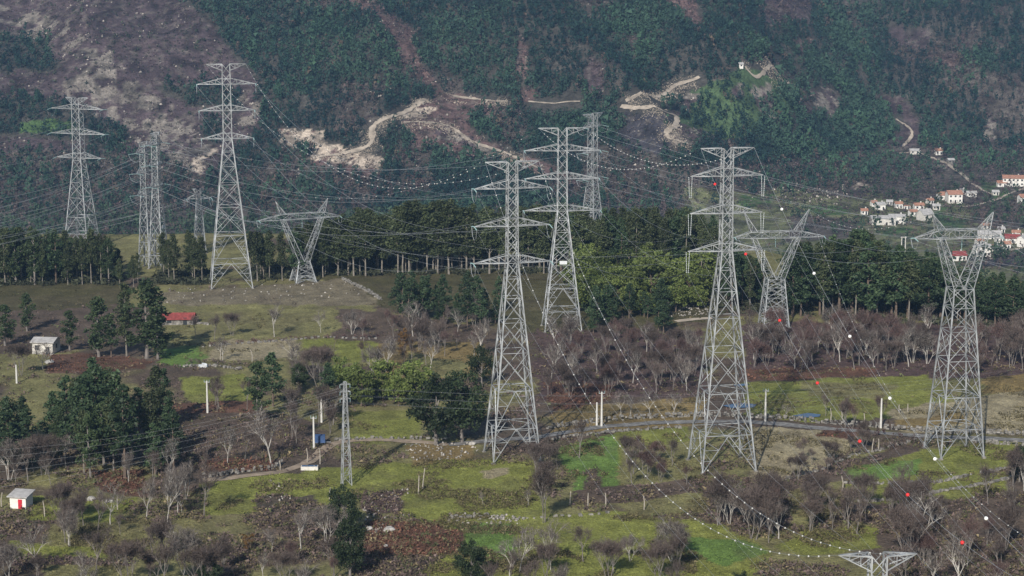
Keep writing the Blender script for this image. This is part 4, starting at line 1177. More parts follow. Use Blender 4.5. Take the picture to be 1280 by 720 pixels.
def tower(label, base, toppy, armpy, arm_px, beam_px, waistpy, body_px, base_px, rot, kind="tension", plate=None, thick=1.0, D=None, nup=5, top_hw=None):
    """Double circuit pylon. Sizes are read off in pixels at the distance of its foot."""
    g = gpt(*base) if D is None else None
    if D is not None:
        p = at_depth(base[0], base[1], D); g = Vector((p.x, p.y, h1(p.x, p.y)))
    D = g.y; m = D / (F * cp) * 0.985
    Z = lambda py: at_depth(base[0], py, D).z - g.z
    c_, s_ = abs(math.cos(rot)), abs(math.sin(rot))
    root = empty("lattice_pylon", g, rot, label, "pylon")
    b = base_px * m / (c_ + s_) / 2; w = body_px * m / (c_ + s_) / 2
    hw, ht = Z(waistpy), Z(toppy)
    lower_body(root, b, w, hw, thick=thick, nup=nup)
    tw = w * 0.88
    mast = MB(); chords(mast, quad(w, hw), quad(tw, ht), LEG * 0.75 * thick)
    panels(mast, quad(w, hw), quad(tw, ht), max(4, round((ht - hw) / (2.1 * w))), BR * 0.9 * thick, horiz=False)
    for a in armpy:
        for q in (quad(w * 0.97, Z(a)), quad(w * 0.95, Z(a) + 1.6)):
            for i in range(4): mast.bar(q[i], q[(i + 1) % 4], BR)
    mast.obj("mast", M["steel"], root)
    pts = {}
    for k, a in enumerate(armpy):
        L = (arm_px[k] if isinstance(arm_px, (list, tuple)) else arm_px) * m / max(c_, 0.35) / 2
        for sd in (-1, 1):
            tip = crossarm(root, Z(a), w * 0.97, L, 1.75, sd, kind, BR * thick)
            if kind == "suspension":
                for dx in (-0.18, 0.18): insulator(root, tip + Vector((dx * 2, 0, -0.1)), tip + Vector((dx, 0, -4.6)), 0.09, 12, "porcelain")
                pts[(k, sd)] = [tip + Vector((0, 0, -4.7))] * 2
            else:
                a1, a2 = tip + Vector((0, -2.8, -0.35)), tip + Vector((0, 2.8, -0.35))
                insulator(root, tip, a1); insulator(root, tip, a2)
                jb = MB(); jb.tube([a1, a1 + Vector((0, 0.9, -1.9)), tip + Vector((0, 0, -2.9)), a2 + Vector((0, -0.9, -1.9)), a2], [0.045] * 5, 4, False)
                jb.obj("jumper", M["wire"], root)
                pts[(k, sd)] = [a1, a2]
    for sd in (-1, 1):
        L = beam_px * m / max(c_, 0.35) / 2
        tip = crossarm(root, ht, tw, L, -2.0, sd, kind, BR * thick, "earth_wire_beam")
        pts[("e", sd)] = [tip, tip]
    if plate:
        zz = Z(plate); t = zz / hw; hwid = b + (w - b) * t
        mb = MB(); mb.box((0.1, -hwid - 0.2, zz), (2.1, 0.08, 1.0)); mb.obj("sign_plate", M["plate"], root)
    bpy.context.view_layer.update()
    M4 = root.matrix_world.copy()
    return {k: [M4 @ p for p in v] for k, v in pts.items()}


def forked(label, base, beampy, waistpy, base_px, waist_px, fork_px, beam_l, beam_r, peakpy, rot, plate=None, tilt=0.0, nup=3):
    """Y-shaped pylon: splayed body, fork, long horizontal beam, two horns."""
    g = gpt(*base); D = g.y; m = D / (F * cp) * 0.985
    Z = lambda py: at_depth(base[0], py, D).z - g.z
    c_, s_ = abs(math.cos(rot)), abs(math.sin(rot))
    root = empty("forked_pylon", g, rot, label, "pylon")
    b = base_px * m / (c_ + s_) / 2; w = waist_px * m / (c_ + s_) / 2; hw, hb = Z(waistpy), Z(beampy)
    lower_body(root, b, w, hw, nup=nup)
    fx = fork_px * m / 2 / max(c_, 0.4)
    pts = {}
    for sd in (-1, 1):
        mb = MB(); hd = w * 0.55
        qa = [Vector((sd * w if i in (1, 2) else sd * w * 0.0, (-w if i < 2 else w), hw)) for i in range(4)]
        qb = [Vector((sd * (fx + (0.6 if i in (1, 2) else -0.55)), (-hd if i < 2 else hd), hb - 0.9)) for i in range(4)]
        chords(mb, qa, qb, LEG * 0.55); panels(mb, qa, qb, 6, BR * 0.62, 1.0, True, True)
        mb.obj("fork_arm", M["steel"], root)
        hn = MB(); pk = Vector((sd * (fx + (Z(peakpy) - hb) * 0.45), 0, Z(peakpy)))
        q0 = [Vector((sd * (fx + (1.0 if i in (1, 2) else -0.9)), (-hd if i < 2 else hd), hb + 0.9)) for i in range(4)]
        q1 = [pk + Vector((0.06 * (1 if i in (1, 2) else -1), 0.06 * (-1 if i < 2 else 1), 0)) for i in range(4)]
        chords(hn, q0, q1, LEG * 0.42); panels(hn, q0, q1, 4, BR * 0.55, 0.8, True, True)
        hn.obj("horn", M["steel"], root)
        pts[("e", sd)] = [pk, pk]
    mb = MB(); hd = w * 0.55
    Ls = (beam_l * m / max(c_, 0.4), beam_r * m / max(c_, 0.4))
    mid = [[Vector((x, y, hb + z)) for y, z in ((-hd, -0.9), (hd, -0.9), (hd, 0.9), (-hd, 0.9))] for x in (-fx - 0.8, fx + 0.8)]
    chords(mb, mid[0], mid[1], LEG * 0.5); panels(mb, mid[0], mid[1], max(5, int(fx * 2 / 2.2)), BR * 0.6, 1.0, True, True)
    for sd, Lx, q in ((-1, Ls[0], mid[0]), (1, Ls[1], mid[1])):
        tip = Vector((sd * Lx, 0, hb - 0.7)); qt = [tip + Vector((0, 0.08 * a, 0.08 * b_)) for a, b_ in ((-1, -1), (1, -1), (1, 1), (-1, 1))]
        chords(mb, q, qt, LEG * 0.45); panels(mb, q, qt, 4, BR * 0.55, 1.0, True, True)
        pts[(0, sd)] = [tip + Vector((0, -2.2, -0.4)), tip + Vector((0, 2.2, -0.4))]
        for dy in (-2.2, 2.2): insulator(root, tip, tip + Vector((0, dy, -0.4)))
        jb = MB(); jb.tube([tip + Vector((0, -2.2, -.4)), tip + Vector((0, -1, -2.2)), tip + Vector((0, 1, -2.2)), tip + Vector((0, 2.2, -.4))], [0.045] * 4, 4, False); jb.obj("jumper", M["wire"], root)
    c0 = Vector((0, 0, hb - 0.9))
    insulator(root, c0, c0 + Vector((0, 0, -2.8)), 0.12, 8)
    pts[(0, 0)] = [c0 + Vector((0, 0, -2.9))] * 2
    mb.obj("beam", M["steel"], root)
    bpy.context.view_layer.update()
    M4 = root.matrix_world.copy()
    return {k: [M4 @ p for p in v] for k, v in pts.items()}


r_ = math.radians
TA = tower("tall steel lattice pylon left of centre, the tallest on the left, on stony ground", (289, 357), 80, [105, 138, 173], [72, 68, 64], 48, 175, 12.5, 60, r_(10), "tension")
TB = tower("left one of the two central steel lattice pylons, on green grass by the lane", (640, 571), 202, [235, 282, 328], [95, 95, 98], 67, 328, 16, 73, r_(12), "tension", nup=5)
TC = tower("tall right steel pylon with straight white-strung crossarms, standing right of centre", (902, 582), 185, [219.5, 266, 313], [93, 93, 97], 68, 315, 16, 82, r_(10), "suspension", nup=5)
TD = tower("right one of the two central pylons, farther back with white plate, above purple scrub", (702, 411), 160, [188, 223, 263], [95, 93, 97], 60, 263, 13, 50, r_(4), "tension", plate=326, nup=5)
TE = tower("distant steel pylon just behind the right central pylon, its foot hidden by trees", (740, 287), 142, [158, 190, 223], [26, 26, 26], 27, 224, 13, 30, r_(52), "tension", nup=4)
TH = tower("grey steel pylon farthest left, its foot hidden by the dark wood", (103, 309), 122, [136, 167, 197], [70, 72, 60], 30, 200, 14, 42, r_(-18), "tension", nup=4)
TJ = tower("left one of the twin narrow steel pylons seen edge-on, standing close together", (184, 334), 178, [190, 215, 242], [14, 14, 14], 10, 245, 9.5, 20, r_(72), "tension", nup=4)
TK2 = tower("right one of the twin narrow steel pylons, taller and with a white plate", (199, 335), 166, [180, 205, 232], [14, 14, 14], 10, 235, 10, 24, r_(74), "tension", plate=283, nup=4)
TK = tower("small distant steel pylon between the twin narrow ones and the tallest left pylon", (250, 316), 236, [248], [30], 14, 252, 7, 17, r_(20), "tension", nup=4)
LB = at_depth(1090.5, 693, 262.0)
TL = tower("steel pylon cut off by the bottom edge, only its flat top beam showing", (1090.5, 900), 693, [754, 835, 915], [150, 150, 155], 103, 925, 24, 110, r_(4), "tension", D=262.0)
FF = forked("fork-topped steel pylon at the far right, on bright green grass", (1192, 566), 292, 360, 67, 30, 56, 62, 50, 266, r_(10), nup=4)
FG = forked("smaller Y-shaped steel pylon right of the tall right pylon, at the edge of bare trees", (967, 407), 293, 348, 36, 23, 56, 52, 62, 262, r_(6), nup=3)
FI = forked("squat Y-shaped steel pylon on the left, in front of dark trees", (379, 352), 270, 326, 36, 19, 46, 52, 46, 250, r_(24), nup=2)

# slim mast of the small line
g = gpt(433, 606)
mast_root = empty("lattice_mast", g, 0.3, "slim tapering steel lattice mast left of the large round evergreens", "mast")
mh = at_depth(433, 477, g.y).z - g.z
mb = MB(); chords(mb, quad(0.95, -0.4), quad(0.22, mh), 0.16); mb.obj("leg_frame", M["steel"], mast_root)
mb = MB(); panels(mb, quad(0.95, 0), quad(0.22, mh), 15, 0.085, 0.93, True, True); mb.obj("lattice", M["steel"], mast_root)
mast_pts = []
for k, zz in enumerate((mh - 0.6, mh - 2.1, mh - 3.6)):
    mb = MB(); mb.bar((-1.1, 0, zz), (1.1, 0, zz), 0.13, True); mb.bar((-1.1, 0, zz), (0, 0, zz + 0.5), 0.08); mb.bar((1.1, 0, zz), (0, 0, zz + 0.5), 0.08)
    mb.obj("crossarm", M["steel"], mast_root)
    for sd in (-1, 1):
        insulator(mast_root, (sd * 1.05, 0, zz), (sd * 1.05, 0, zz - 0.7), 0.1, 4); mast_pts.append(g + Vector((sd * 1.0, sd * 0.3, zz - 0.7)))

# ------------------------------------------------------------------ wires and their marker balls
def ico(name, r, mat):
    import bmesh
    bm = bmesh.new(); bmesh.ops.create_icosphere(bm, subdivisions=2, radius=r)
    for f in bm.faces: f.smooth = True
    me = bpy.data.meshes.new(name); bm.to_mesh(me); bm.free(); me.materials.append(mat)
    return me


BALL = ico("small_ball", 0.14, M["ball"]); FARB = ico("far_ball", 0.115, M["ball"]); BIGW = ico("white_ball", 0.31, M["white"]); BIGR = ico("red_ball", 0.31, M["red"])


def wire(a, b, sag, label, group=None, rad=0.03, n=28, through=None, balls=None, cat="wire"):
    a, b = Vector(a), Vector(b)
    if through:
        tx, typ_ = through
        lo, hi = 0.0, 1.0
        f = lambda t: project(*(a.lerp(b, t)))[0] - tx
        s0 = f(0.0) < 0
        for _ in range(40):
            mid = (lo + hi) / 2
            if (f(mid) < 0) == s0: lo = mid
            else: hi = mid
        p = a.lerp(b, lo); q = at_depth(tx, typ_, p.y)
        sag = max(0.1, (p.z - q.z) / (4 * lo * (1 - lo)))
    P = lambda t: a.lerp(b, t) - Vector((0, 0, 4 * sag * t * (1 - t)))
    root = empty("overhead_wire", a, 0, label, cat, group)
    mb = MB(); mb.tube([P(k / n) - a for k in range(n + 1)], [rad] * (n + 1), 3, False)
    mb.obj("conductor", M["wire"], root)
    if balls:
        me, step, t0, t1 = balls
        L = (b - a).length; t = t0
        i = 0
        while t < t1:
            mm = me[i % len(me)] if isinstance(me, list) else me
            o = link("marker_ball", mm, root, P(t) - a); t += step / L; i += 1
    return root


# earth wires with rows of balls
wire(TA[("e", 1)][0], TB[("e", -1)][1], 0, "lower ball-strung earth wire from the tallest left pylon to the left central pylon", None, 0.02, through=(486, 235), balls=(BALL, 4.6, 0.03, 0.98))
wire(TA[("e", -1)][0], TB[("e", 1)][1], 0, "ball-strung earth wire from the tallest left pylon to the left central pylon's right beam tip", None, 0.02, through=(548, 229.5), balls=(BALL, 4.6, 0.03, 0.98))
wire(TK2[("e", 1)][0], TD[("e", -1)][1], 0, "ball-strung earth wire from the taller twin pylon to the right central pylon", None, 0.02, through=(512, 237), balls=(BALL, 5.2, 0.45, 0.98))
wire(TD[("e", -1)][0], TC[("e", -1)][1], 0, "ball-strung earth wire between right central pylon and tall right pylon, lower one", None, 0.02, through=(782, 212), balls=(BALL, 3.6, 0.05, 0.97))
wire(TD[("e", 1)][0], TC[("e", 1)][1], 0, "ball-strung earth wire between right central pylon and tall right pylon, upper one on the left", None, 0.02, through=(850, 206.5), balls=(BALL, 3.6, 0.05, 0.97))
wire(TB[("e", -1)][0], TL[("e", -1)][1], 0, "ball-strung earth wire falling from left central pylon to the cut-off pylon's left tip", None, 0.02, through=(838, 623), balls=(BALL, 3.3, 0.03, 0.99))
wire(TB[("e", 1)][0], TL[("e", 1)][1], 0, "ball-strung earth wire falling from left central pylon to the cut-off pylon's right tip", None, 0.02, through=(939, 632), balls=(BALL, 3.3, 0.03, 0.99))
endR = at_depth(1420, 812, 250.0); endL = at_depth(1350, 762, 252.0)
wire(TC[("e", -1)][0], endL, 0, "earth wire with large red balls from the tall right pylon to bottom right corner", None, 0.02, through=(1038, 498), balls=(BIGR, 21.5, 0.06, 0.97))
wire(TC[("e", 1)][0], endR, 0, "earth wire with large white balls from the tall right pylon to bottom right corner", None, 0.02, through=(1087, 456), balls=(BIGW, 22.0, 0.115, 0.97))
wire(FG[("e", 1)][0], at_depth(1420, 735, 268.0), 0, "thin wire with small white balls falling from the Y-shaped pylon to the right edge", None, 0.018, through=(1122, 501), balls=(FARB, 6.5, 0.06, 0.97))
wire(FG[("e", 1)][0], FF[("e", -1)][1], 4.5, "earth wire with pale balls between the Y-shaped pylon and the far right fork-topped pylon", None, 0.02, balls=(FARB, 7.5, 0.1, 0.95))
# conductors
for k in range(3):
    for sd in (-1, 1):
        wire(TB[(k, sd)][0], TL[(k, sd)][1], 9.0, "thin bare conductor running from the left central pylon down to the cut-off pylon", "conductors to the cut-off pylon", 0.010)
        wire(TC[(k, sd)][0], at_depth((1320, 1400)[sd > 0] - k * 6, 790 + k * 55, 250.0), 8.0, "thin bare conductor running from the tall right pylon to the bottom right corner", "conductors to the bottom right corner", 0.010)
        wire(TA[(k, sd)][0], TB[(k, sd)][1], 13.0 + k, "thin conductor strung from the tallest left pylon to the left central pylon", "conductors left of the central pylon", 0.022)
        wire(TK2[(k, sd)][0], TD[(k, sd)][1], 7.0 + 2 * k, "thin conductor strung from the taller twin pylon to the right central pylon", "conductors from the twin pylon", 0.034)
        wire(TD[(k, sd)][0], TC[(k, sd)][1], 7.0, "thin conductor strung from the right central pylon to the tall right pylon", "conductors between right pylons", 0.02)
        wire(TE[(k, sd)][1], at_depth(1420, 300 + 9 * k + 4 * sd, 560.0), 5.0, "thin conductor running from the distant pylon behind the central ones to the right edge", "conductors of the distant pylon", 0.034)
        wire(TJ[(k, sd)][0], at_depth(-90, 268 + 22 * k + 8 * sd, 585.0), 3.0, "conductor running from the left twin pylon to the left edge", "conductors of the left twin pylon", 0.048)
        wire(TK2[(k, sd)][0], at_depth(-90, 285 + 16 * k + 5 * sd, 590.0), 3.0, "conductor running from the taller twin pylon to the left edge", "conductors of the taller twin pylon", 0.042)
        wire(TH[(k, sd)][0], at_depth(-80, 178 + 30 * k + 7 * sd, 640.0), 3.0, "conductor running from the farthest left pylon to the left edge", "conductors of the farthest left pylon", 0.036)
for j, sd in ((0, -1), (1, 0), (2, 1)):
    wire(FG[(0, sd)][0], FF[(0, sd)][1], 3.5, "conductor strung between the Y-shaped pylon and the far right fork-topped pylon", "conductors between the forked pylons", 0.036)
    wire(FI[(0, sd)][0], FG[(0, sd)][1], 9.0, "conductor strung from the squat left pylon to the Y-shaped pylon on the right", "conductors between the distant forked pylons", 0.022)
    wire(TK[(0, 1 if sd > 0 else -1)][0] + Vector((0, 0, 0.6 * j)), FI[(0, sd)][1], 2.2, "conductor strung from the small distant pylon to the squat left pylon", "conductors of the small distant pylon", 0.05)
    wire(TK[(0, 1 if sd > 0 else -1)][0] + Vector((0, 0, 0.6 * j)), at_depth(-60, 292 + 9 * j, 640.0), 3.0, "conductor running from the small distant pylon across the twin pylons to the left edge", "conductors of the small pylon to the left", 0.042)
    wire(FF[(0, sd)][0], at_depth(1420, 330 + 14 * j, 400.0), 3.0, "conductor running from the far right fork-topped pylon to the right edge", "conductors at the right edge", 0.022)
for j in range(6):
    wire(mast_pts[j], at_depth(-60, 566 + 10 * j, 375.0), 2.5, "thin dark cable from the slim mast to the left edge", "cables left of the slim mast", 0.011)
    wire(mast_pts[j], at_depth(1340, 452 + 6 * j, 520.0), 4.5, "thin dark cable from the slim mast across to the right edge", "cables right of the slim mast", 0.010)

# ------------------------------------------------------------------ white poles
def pole(a, b, t, label, bracket=False):
    g = gpt(a, b); h = at_depth(a, t, g.y).z - g.z
    o = empty("concrete_pole", g, random.uniform(-.3, .3), label, "utility pole")
    mb = MB()
    for k in range(5):
        pass
    mb.tube([(0, 0, -0.4), (0, 0, h * 0.5), (0, 0, h)], [0.27, 0.22, 0.17], 8); mb.obj("shaft", M["pole"], o)
    if bracket:
        mb = MB(); mb.bar((-0.7, 0, h - 0.3), (0.7, 0, h - 0.3), 0.16, True); mb.obj("crossarm", M["steel_dull"], o)
        for x in (-0.6, 0, 0.6): insulator(o, (x, 0, h - 0.2), (x, 0, h + 0.25), 0.1, 3)
    return o


pole(752, 533, 490, "white pole by the lane between the central pylons and the tall right pylon", True)
pole(259.5, 516, 476, "white pole with a small crossarm in the left fields", True)
pole(956.5, 527, 487, "white pole by the flood water just right of the tall right pylon", True)
pole(1101, 535, 498, "white pole left of the far right pylon beside bare trees")
pole(392.5, 561, 521, "white pole beside the blue sheet by the dirt path", True)
pole(402, 528, 496, "thinner white pole behind the blue sheet by the dirt path")
pole(21, 479, 456, "short white pole at the left edge near the grey stone house")
pole(746, 532, 503, "dull thin pole right next to the white one by the lane")

# ------------------------------------------------------------------ buildings
def house(p, w, d, h, rz, label, wall="plaster", roof="tile", pitch=0.28, flat=False, wins=3, door=True, chimney=True, storeys=1, name="house", cat="house", single_pitch=False):
    o = empty(name, p, rz, label, cat)
    mb = MB(); mb.box((0, 0, h / 2 - 0.6), (w, d, h + 1.2))
    rh = d * pitch
    if not flat and not single_pitch:
        for sx in (-1, 1): mb.face([(sx * w / 2, -d / 2, h), (sx * w / 2, d / 2, h), (sx * w / 2, 0, h + rh)])
    mb.obj("wall", M[wall], o)
    rf = MB(); ov = 0.45
    if flat:
        rf.box((0, 0, h + 0.14), (w + 0.3, d + 0.3, 0.24))
    elif single_pitch:
        t = 0.16
        rf.v += [Vector(v) for v in ((-w / 2 - ov, -d / 2 - ov, h + 0.02), (w / 2 + ov, -d / 2 - ov, h + 0.02), (w / 2 + ov, d / 2 + ov, h + rh), (-w / 2 - ov, d / 2 + ov, h + rh))]
        rf.v += [v + Vector((0, 0, t)) for v in rf.v[:4]]
        rf.f += [(3, 2, 1, 0), (4, 5, 6, 7), (0, 1, 5, 4), (1, 2, 6, 5), (2, 3, 7, 6), (3, 0, 4, 7)]
    else:
        sl = rh / (d / 2); t = 0.22
        for sd in (-1, 1):
            i = len(rf.v)
            y0 = sd * (d / 2 + ov); z0 = h - ov * sl + 0.02
            for x, y, z in ((-w / 2 - ov, y0, z0), (w / 2 + ov, y0, z0), (w / 2 + ov, 0, h + rh + 0.02), (-w / 2 - ov, 0, h + rh + 0.02)): rf.v.append(Vector((x, y, z)))
            for k in range(4): rf.v.append(rf.v[i + k] + Vector((0, 0, t)))
            rf.f += [(i + 3, i + 2, i + 1, i), (i + 4, i + 5, i + 6, i + 7), (i, i + 1, i + 5, i + 4), (i + 1, i + 2, i + 6, i + 5), (i + 3, i, i + 4, i + 7)]
    ro = rf.obj("roof", M[roof], o)
    if chimney:
        mb = MB(); mb.box((w * 0.25, d * 0.12, h + rh * 0.75 + 0.5), (0.8, 0.8, 1.7)); mb.obj("chimney", M["plaster_grey"], ro)
    sh = h / storeys
    for s in range(storeys):
        n = wins
        for k in range(n):
            if door and s == 0 and k == n // 2:
                mb = MB(); mb.box((-w / 2 + w * (k + 0.5) / n, -d / 2 - 0.02, 1.05), (1.1, 0.1, 2.1)); mb.obj("door", M["dark"], o); continue
            mb = MB(); mb.box((-w / 2 + w * (k + 0.5) / n, -d / 2 - 0.01, s * sh + sh * 0.55), (min(1.3, w / n * 0.5), 0.08, min(1.35, sh * 0.45))); mb.obj("window", M["dark"], o)
        mb = MB(); mb.box((w / 2 + 0.01, 0, s * sh + sh * 0.55), (0.08, 1.1, 1.2)); mb.obj("window", M["dark"], o)
    return o


def far_house(a, b, wpx, hpx, label, rz=0.0, dfac=0.7, **kw):
    p = far_pt(a, b); m = p.y / F
    return house(p, wpx * m, max(4.0, wpx * m * dfac), hpx * m, rz, label, **kw)


far_house(1103, 281, 30, 9, "long low grey-white building at the left end of the village", 0.05, 0.5, wall="plaster_grey", roof="tile_grey", wins=4, chimney=False, pitch=0.18)
far_house(1121, 279, 20, 9, "white house with a pale roof touching the long low grey building", -0.1, 0.6, roof="tile_grey", wins=3, pitch=0.2)
far_house(1100, 262, 11, 7, "small white house above the long low grey building", 0.2, 0.8, wins=2, roof="tile_grey")
far_house(1123, 260, 9, 6, "small white cottage up the slope between bushes in the village", 0.1, 0.8, wins=2)
far_house(1133, 261, 8, 4, "tiny flat white shed above the village's left buildings", 0.1, 0.8, flat=True, wins=2, chimney=False)
far_house(1148, 262, 12, 6, "pale low house above the steep grey roof in the village", 0.15, 0.7, wall="plaster", roof="tile", wins=2)
far_house(1156, 276, 16, 9, "grey house with a steep grey roof in the village centre", 0.5, 0.9, wall="plaster_grey", roof="tile_grey", wins=2, pitch=0.4)
far_house(1162, 255, 8, 5, "tiny pale house left of the orange-roofed villa", 0.3, 0.8, wins=2)
far_house(1180, 249, 17, 6, "low terracotta-roofed wing left of the orange-roofed villa", 0.1, 0.7, roof="tile", wall="plaster", wins=3, chimney=False)
far_house(1192, 253, 18, 11, "white two-storey villa with an orange roof below the bare hillside", 0.1, 0.8, roof="tile", wins=3, storeys=2)
far_house(1214, 246, 12, 5, "low white outbuilding right of the orange-roofed villa", 0.0, 0.6, roof="tile_grey", wins=2, chimney=False)
far_house(1266, 232, 26, 10, "large white house with terraces at the right edge, highest of the village", -0.15, 0.6, roof="tile", wins=5, storeys=2, pitch=0.2)
far_house(1252, 233, 12, 5, "pinkish low house beside the large white one at the right edge", 0.0, 0.7, roof="tile", wins=2)
far_house(1280, 254, 14, 8, "white house with an orange gable cut off by the right edge", 0.2, 0.8, roof="tile", wins=2)
far_house(1236, 298, 28, 6, "long white low house behind the right horn of the far right pylon", -0.1, 0.5, roof="tile_grey", wins=4, chimney=False)
far_house(1232, 286, 10, 5, "small pink-roofed house behind the long white low one", 0.2, 0.7, roof="tile", wins=2)
far_house(1197, 326, 18, 8, "white house with a dark red roof at the wood's edge, nearest of the village", 0.15, 0.8, roof="red_tile", wins=3)
far_house(1227, 320, 20, 13, "white two-storey house with dark windows right of the far right pylon's fork", 0.12, 0.7, roof="tile_grey", wins=3, storeys=2, pitch=0.15)
far_house(1243, 317, 14, 9, "pale pink house joined to the white two-storey house", 0.12, 0.8, roof="tile", wall="plaster_grey", wins=2, storeys=2, pitch=0.15)
far_house(1257, 311, 11, 7, "small white house right of the pale pink one", 0.0, 0.8, roof="tile", wins=2)
far_house(1265, 303, 18, 6, "house with a wide brick red roof at the right edge", -0.1, 0.8, roof="red_tile", wins=3)
far_house(1278, 308, 12, 11, "white gabled house cut off by the right edge, below the others", 0.9, 0.8, roof="tile_grey", wins=2, storeys=2)
far_house(1143, 192, 12, 4, "lone grey barn high up by the mountain track", 0.05, 0.6, wall="plaster_grey", roof="tile_grey", wins=2, chimney=False)
far_house(1173, 193, 9, 5, "second lone house high up by the mountain track, beside dark trees", 0.1, 0.8, wins=2)
far_house(926, 84, 5, 4, "tiny pale hut on the crest of the shrubby hill", 0.1, 0.9, wall="plaster", roof="tile_grey", wins=1, chimney=False, door=False)
for a, b, w, hh, l, kw in ((1080, 268, 8, 5, "tiny pale cottage at the far left end of the village", {}), (1092, 258, 7, 5, "tiny white cottage above the long low grey building, left of the small white house", {}),
        (1112, 256, 7, 4, "tiny grey shed between the two small white houses in the village", dict(wall="plaster_grey", roof="tile_grey", chimney=False)), (1141, 270, 10, 6, "small white cottage left of the steep grey roof", {}),
        (1170, 262, 9, 5, "small grey cottage right of the steep grey roof, by the green field", dict(wall="plaster_grey", roof="tile_grey")), (1203, 242, 7, 4, "tiny pale shed just right of the orange-roofed villa, higher up", dict(roof="tile_grey")),
        (1224, 306, 9, 6, "small white house behind the white two-storey house", dict(roof="tile")), (1248, 303, 9, 6, "small pale house left of the wide brick red roof", dict(roof="tile_grey")),
        (1270, 296, 10, 6, "small white house just above the wide brick red roof", {}), (1251, 291, 8, 5, "tiny house with a grey roof above the long white low one, right end", dict(roof="tile_grey")),
        (1244, 244, 8, 4, "tiny grey barn by the valley road below the large white house", dict(wall="plaster_grey", roof="tile_grey", chimney=False)), (1188, 204, 8, 4, "tiny stone barn by the track below the two lone houses", dict(wall="stone", roof="tile_grey", chimney=False))):
    far_house(a, b, w, hh, l, random.uniform(-.3, .4), 0.8, wins=2, **kw)
p = far_pt(1129, 316)
mbp = empty("concrete_pole", p, 0, "grey twin-post pole in the valley left of the far right pylon", "utility pole")
for dx in (-1.1, 1.1):
    mb = MB(); mb.tube([(dx, 0, -0.5), (dx, 0, 9.5)], [0.35, 0.25], 6); mb.obj("shaft", M["concrete"], mbp)
mb = MB(); mb.bar((-1.8, 0, 9.2), (1.8, 0, 9.2), 0.3, True); mb.obj("crossarm", M["concrete"], mbp)

p = gpt(223, 404); s0 = p.y / F
house(p, 40 * s0, 5.0, 1.7, 0.02, "long low shed with a bright red tiled roof and stone wall", "stone", "red_tile", 0.24, wins=2, chimney=False, name="shed", cat="shed")
p = gpt(58, 440); s0 = p.y / F
house(p, 27 * s0, 6.0, 3.2, -0.12, "small grey stone house with a pale gable at the left edge", "plaster_grey", "tile_grey", 0.12, wins=2, chimney=False, name="stone_house", cat="house")
p = gpt(27, 633); s0 = p.y / F
o = house(p, 22 * s0, 3.2, 2.3, r_(-12), "small white hut with a red door near the lower left edge", "plaster", "tile_grey", 0.18, wins=1, door=False, chimney=False, single_pitch=True, name="hut", cat="hut")
for ch in list(o.children):
    if ch.name.startswith("window"): bpy.data.objects.remove(ch)
mb = MB(); mb.box((0.5, -1.65, 0.95), (0.85, 0.1, 1.9)); dr_ = mb.obj("door", M["red_paint"], o); dr_["label"] = "red wooden door"
mb = MB(); mb.box((0.80, -1.72, 0.95), (0.06, 0.08, 0.16)); mb.obj("handle", M["steel_dull"], dr_)
# trough, blue sheet, white sheet
p = gpt(387, 587)
tr = empty("stone_trough", p, 0.03, "pale concrete trough beside the dirt path on green grass", "trough")
mb = MB(); mb.box((0, 0, 0.4), (3.6, 1.4, 0.8)); mb.obj("basin", M["concrete"], tr)
mb = MB(); mb.box((0, 0, 0.83), (3.2, 1.0, 0.06)); mb.obj("water_fill", M["water"], tr)
p = gpt(399, 555)
bl = empty("covered_trailer", p, 0.1, "blue covered trailer among the white poles by the dirt path", "trailer")
mb = MB(); mb.box((0, 0, 1.25), (2.6, 1.6, 1.5), 0, 0.06); mb.obj("cover", M["blue"], bl)
mb = MB(); mb.box((0, 0, 0.45), (2.5, 1.5, 0.12)); mb.bar((1.2, 0, 0.45), (2.6, 0, 0.4), 0.1, True); mb.obj("chassis", M["steel_dull"], bl)
for sy in (-1, 1):
    mb = MB(); mb.tube([(0, sy * 0.85 - 0.1, 0.32), (0, sy * 0.85 + 0.1, 0.32)], [0.32, 0.32], 12); mb.obj("wheel", M["dark"], bl)
p = gpt(254, 459)
mb = MB(); mb.box((0, 0, 0.4), (2.2, 1.3, 0.8), 0.1, 0.22); mb.box((0.3, 0.1, 0.85), (1.1, 0.8, 0.4), 0.4, 0.2)
o = mb.obj("white_sheet", M["plate"]); o.location = p; tag(o, "white sheet covering a heap beside the stone bank in the left field", "sheet")

# ------------------------------------------------------------------ dry stone walls
def stone_wall(pts, label, h=1.0, w=0.7, dens=1.0, far=False):
    P = [gpt(*p) for p in pts]
    mb = MB()
    o0 = P[0].copy()
    for i in range(len(P) - 1):
        a, b = P[i], P[i + 1]; L = (b - a).length; d = (b - a); d.z = 0; d.normalize(); nn = Vector((-d.y, d.x, 0)); az = math.atan2(d.y, d.x)
        n = int(L / 0.6 * dens * random.uniform(0.6, 1.1))
        for k in range(n):
            q = a + (b - a) * ((k + random.random()) / max(n, 1))
            gz_ = h1(q.x, q.y)
            for lay in range(2 + (h > 0.9)):
                if random.random() < 0.13 * (lay + 1): continue
                s = random.uniform(0.22, 0.62)
                c = q + nn * random.uniform(-w / 2, w / 2)
                mb.box(Vector((c.x, c.y, gz_ + 0.12 + lay * h / 3)) - o0, (s * 1.35, s, random.uniform(0.28, 0.5)), az + random.uniform(-.4, .4), 0.09)
    o = mb.obj("stone_wall", M["stone"]); o.location = o0
    return tag(o, label, "wall")


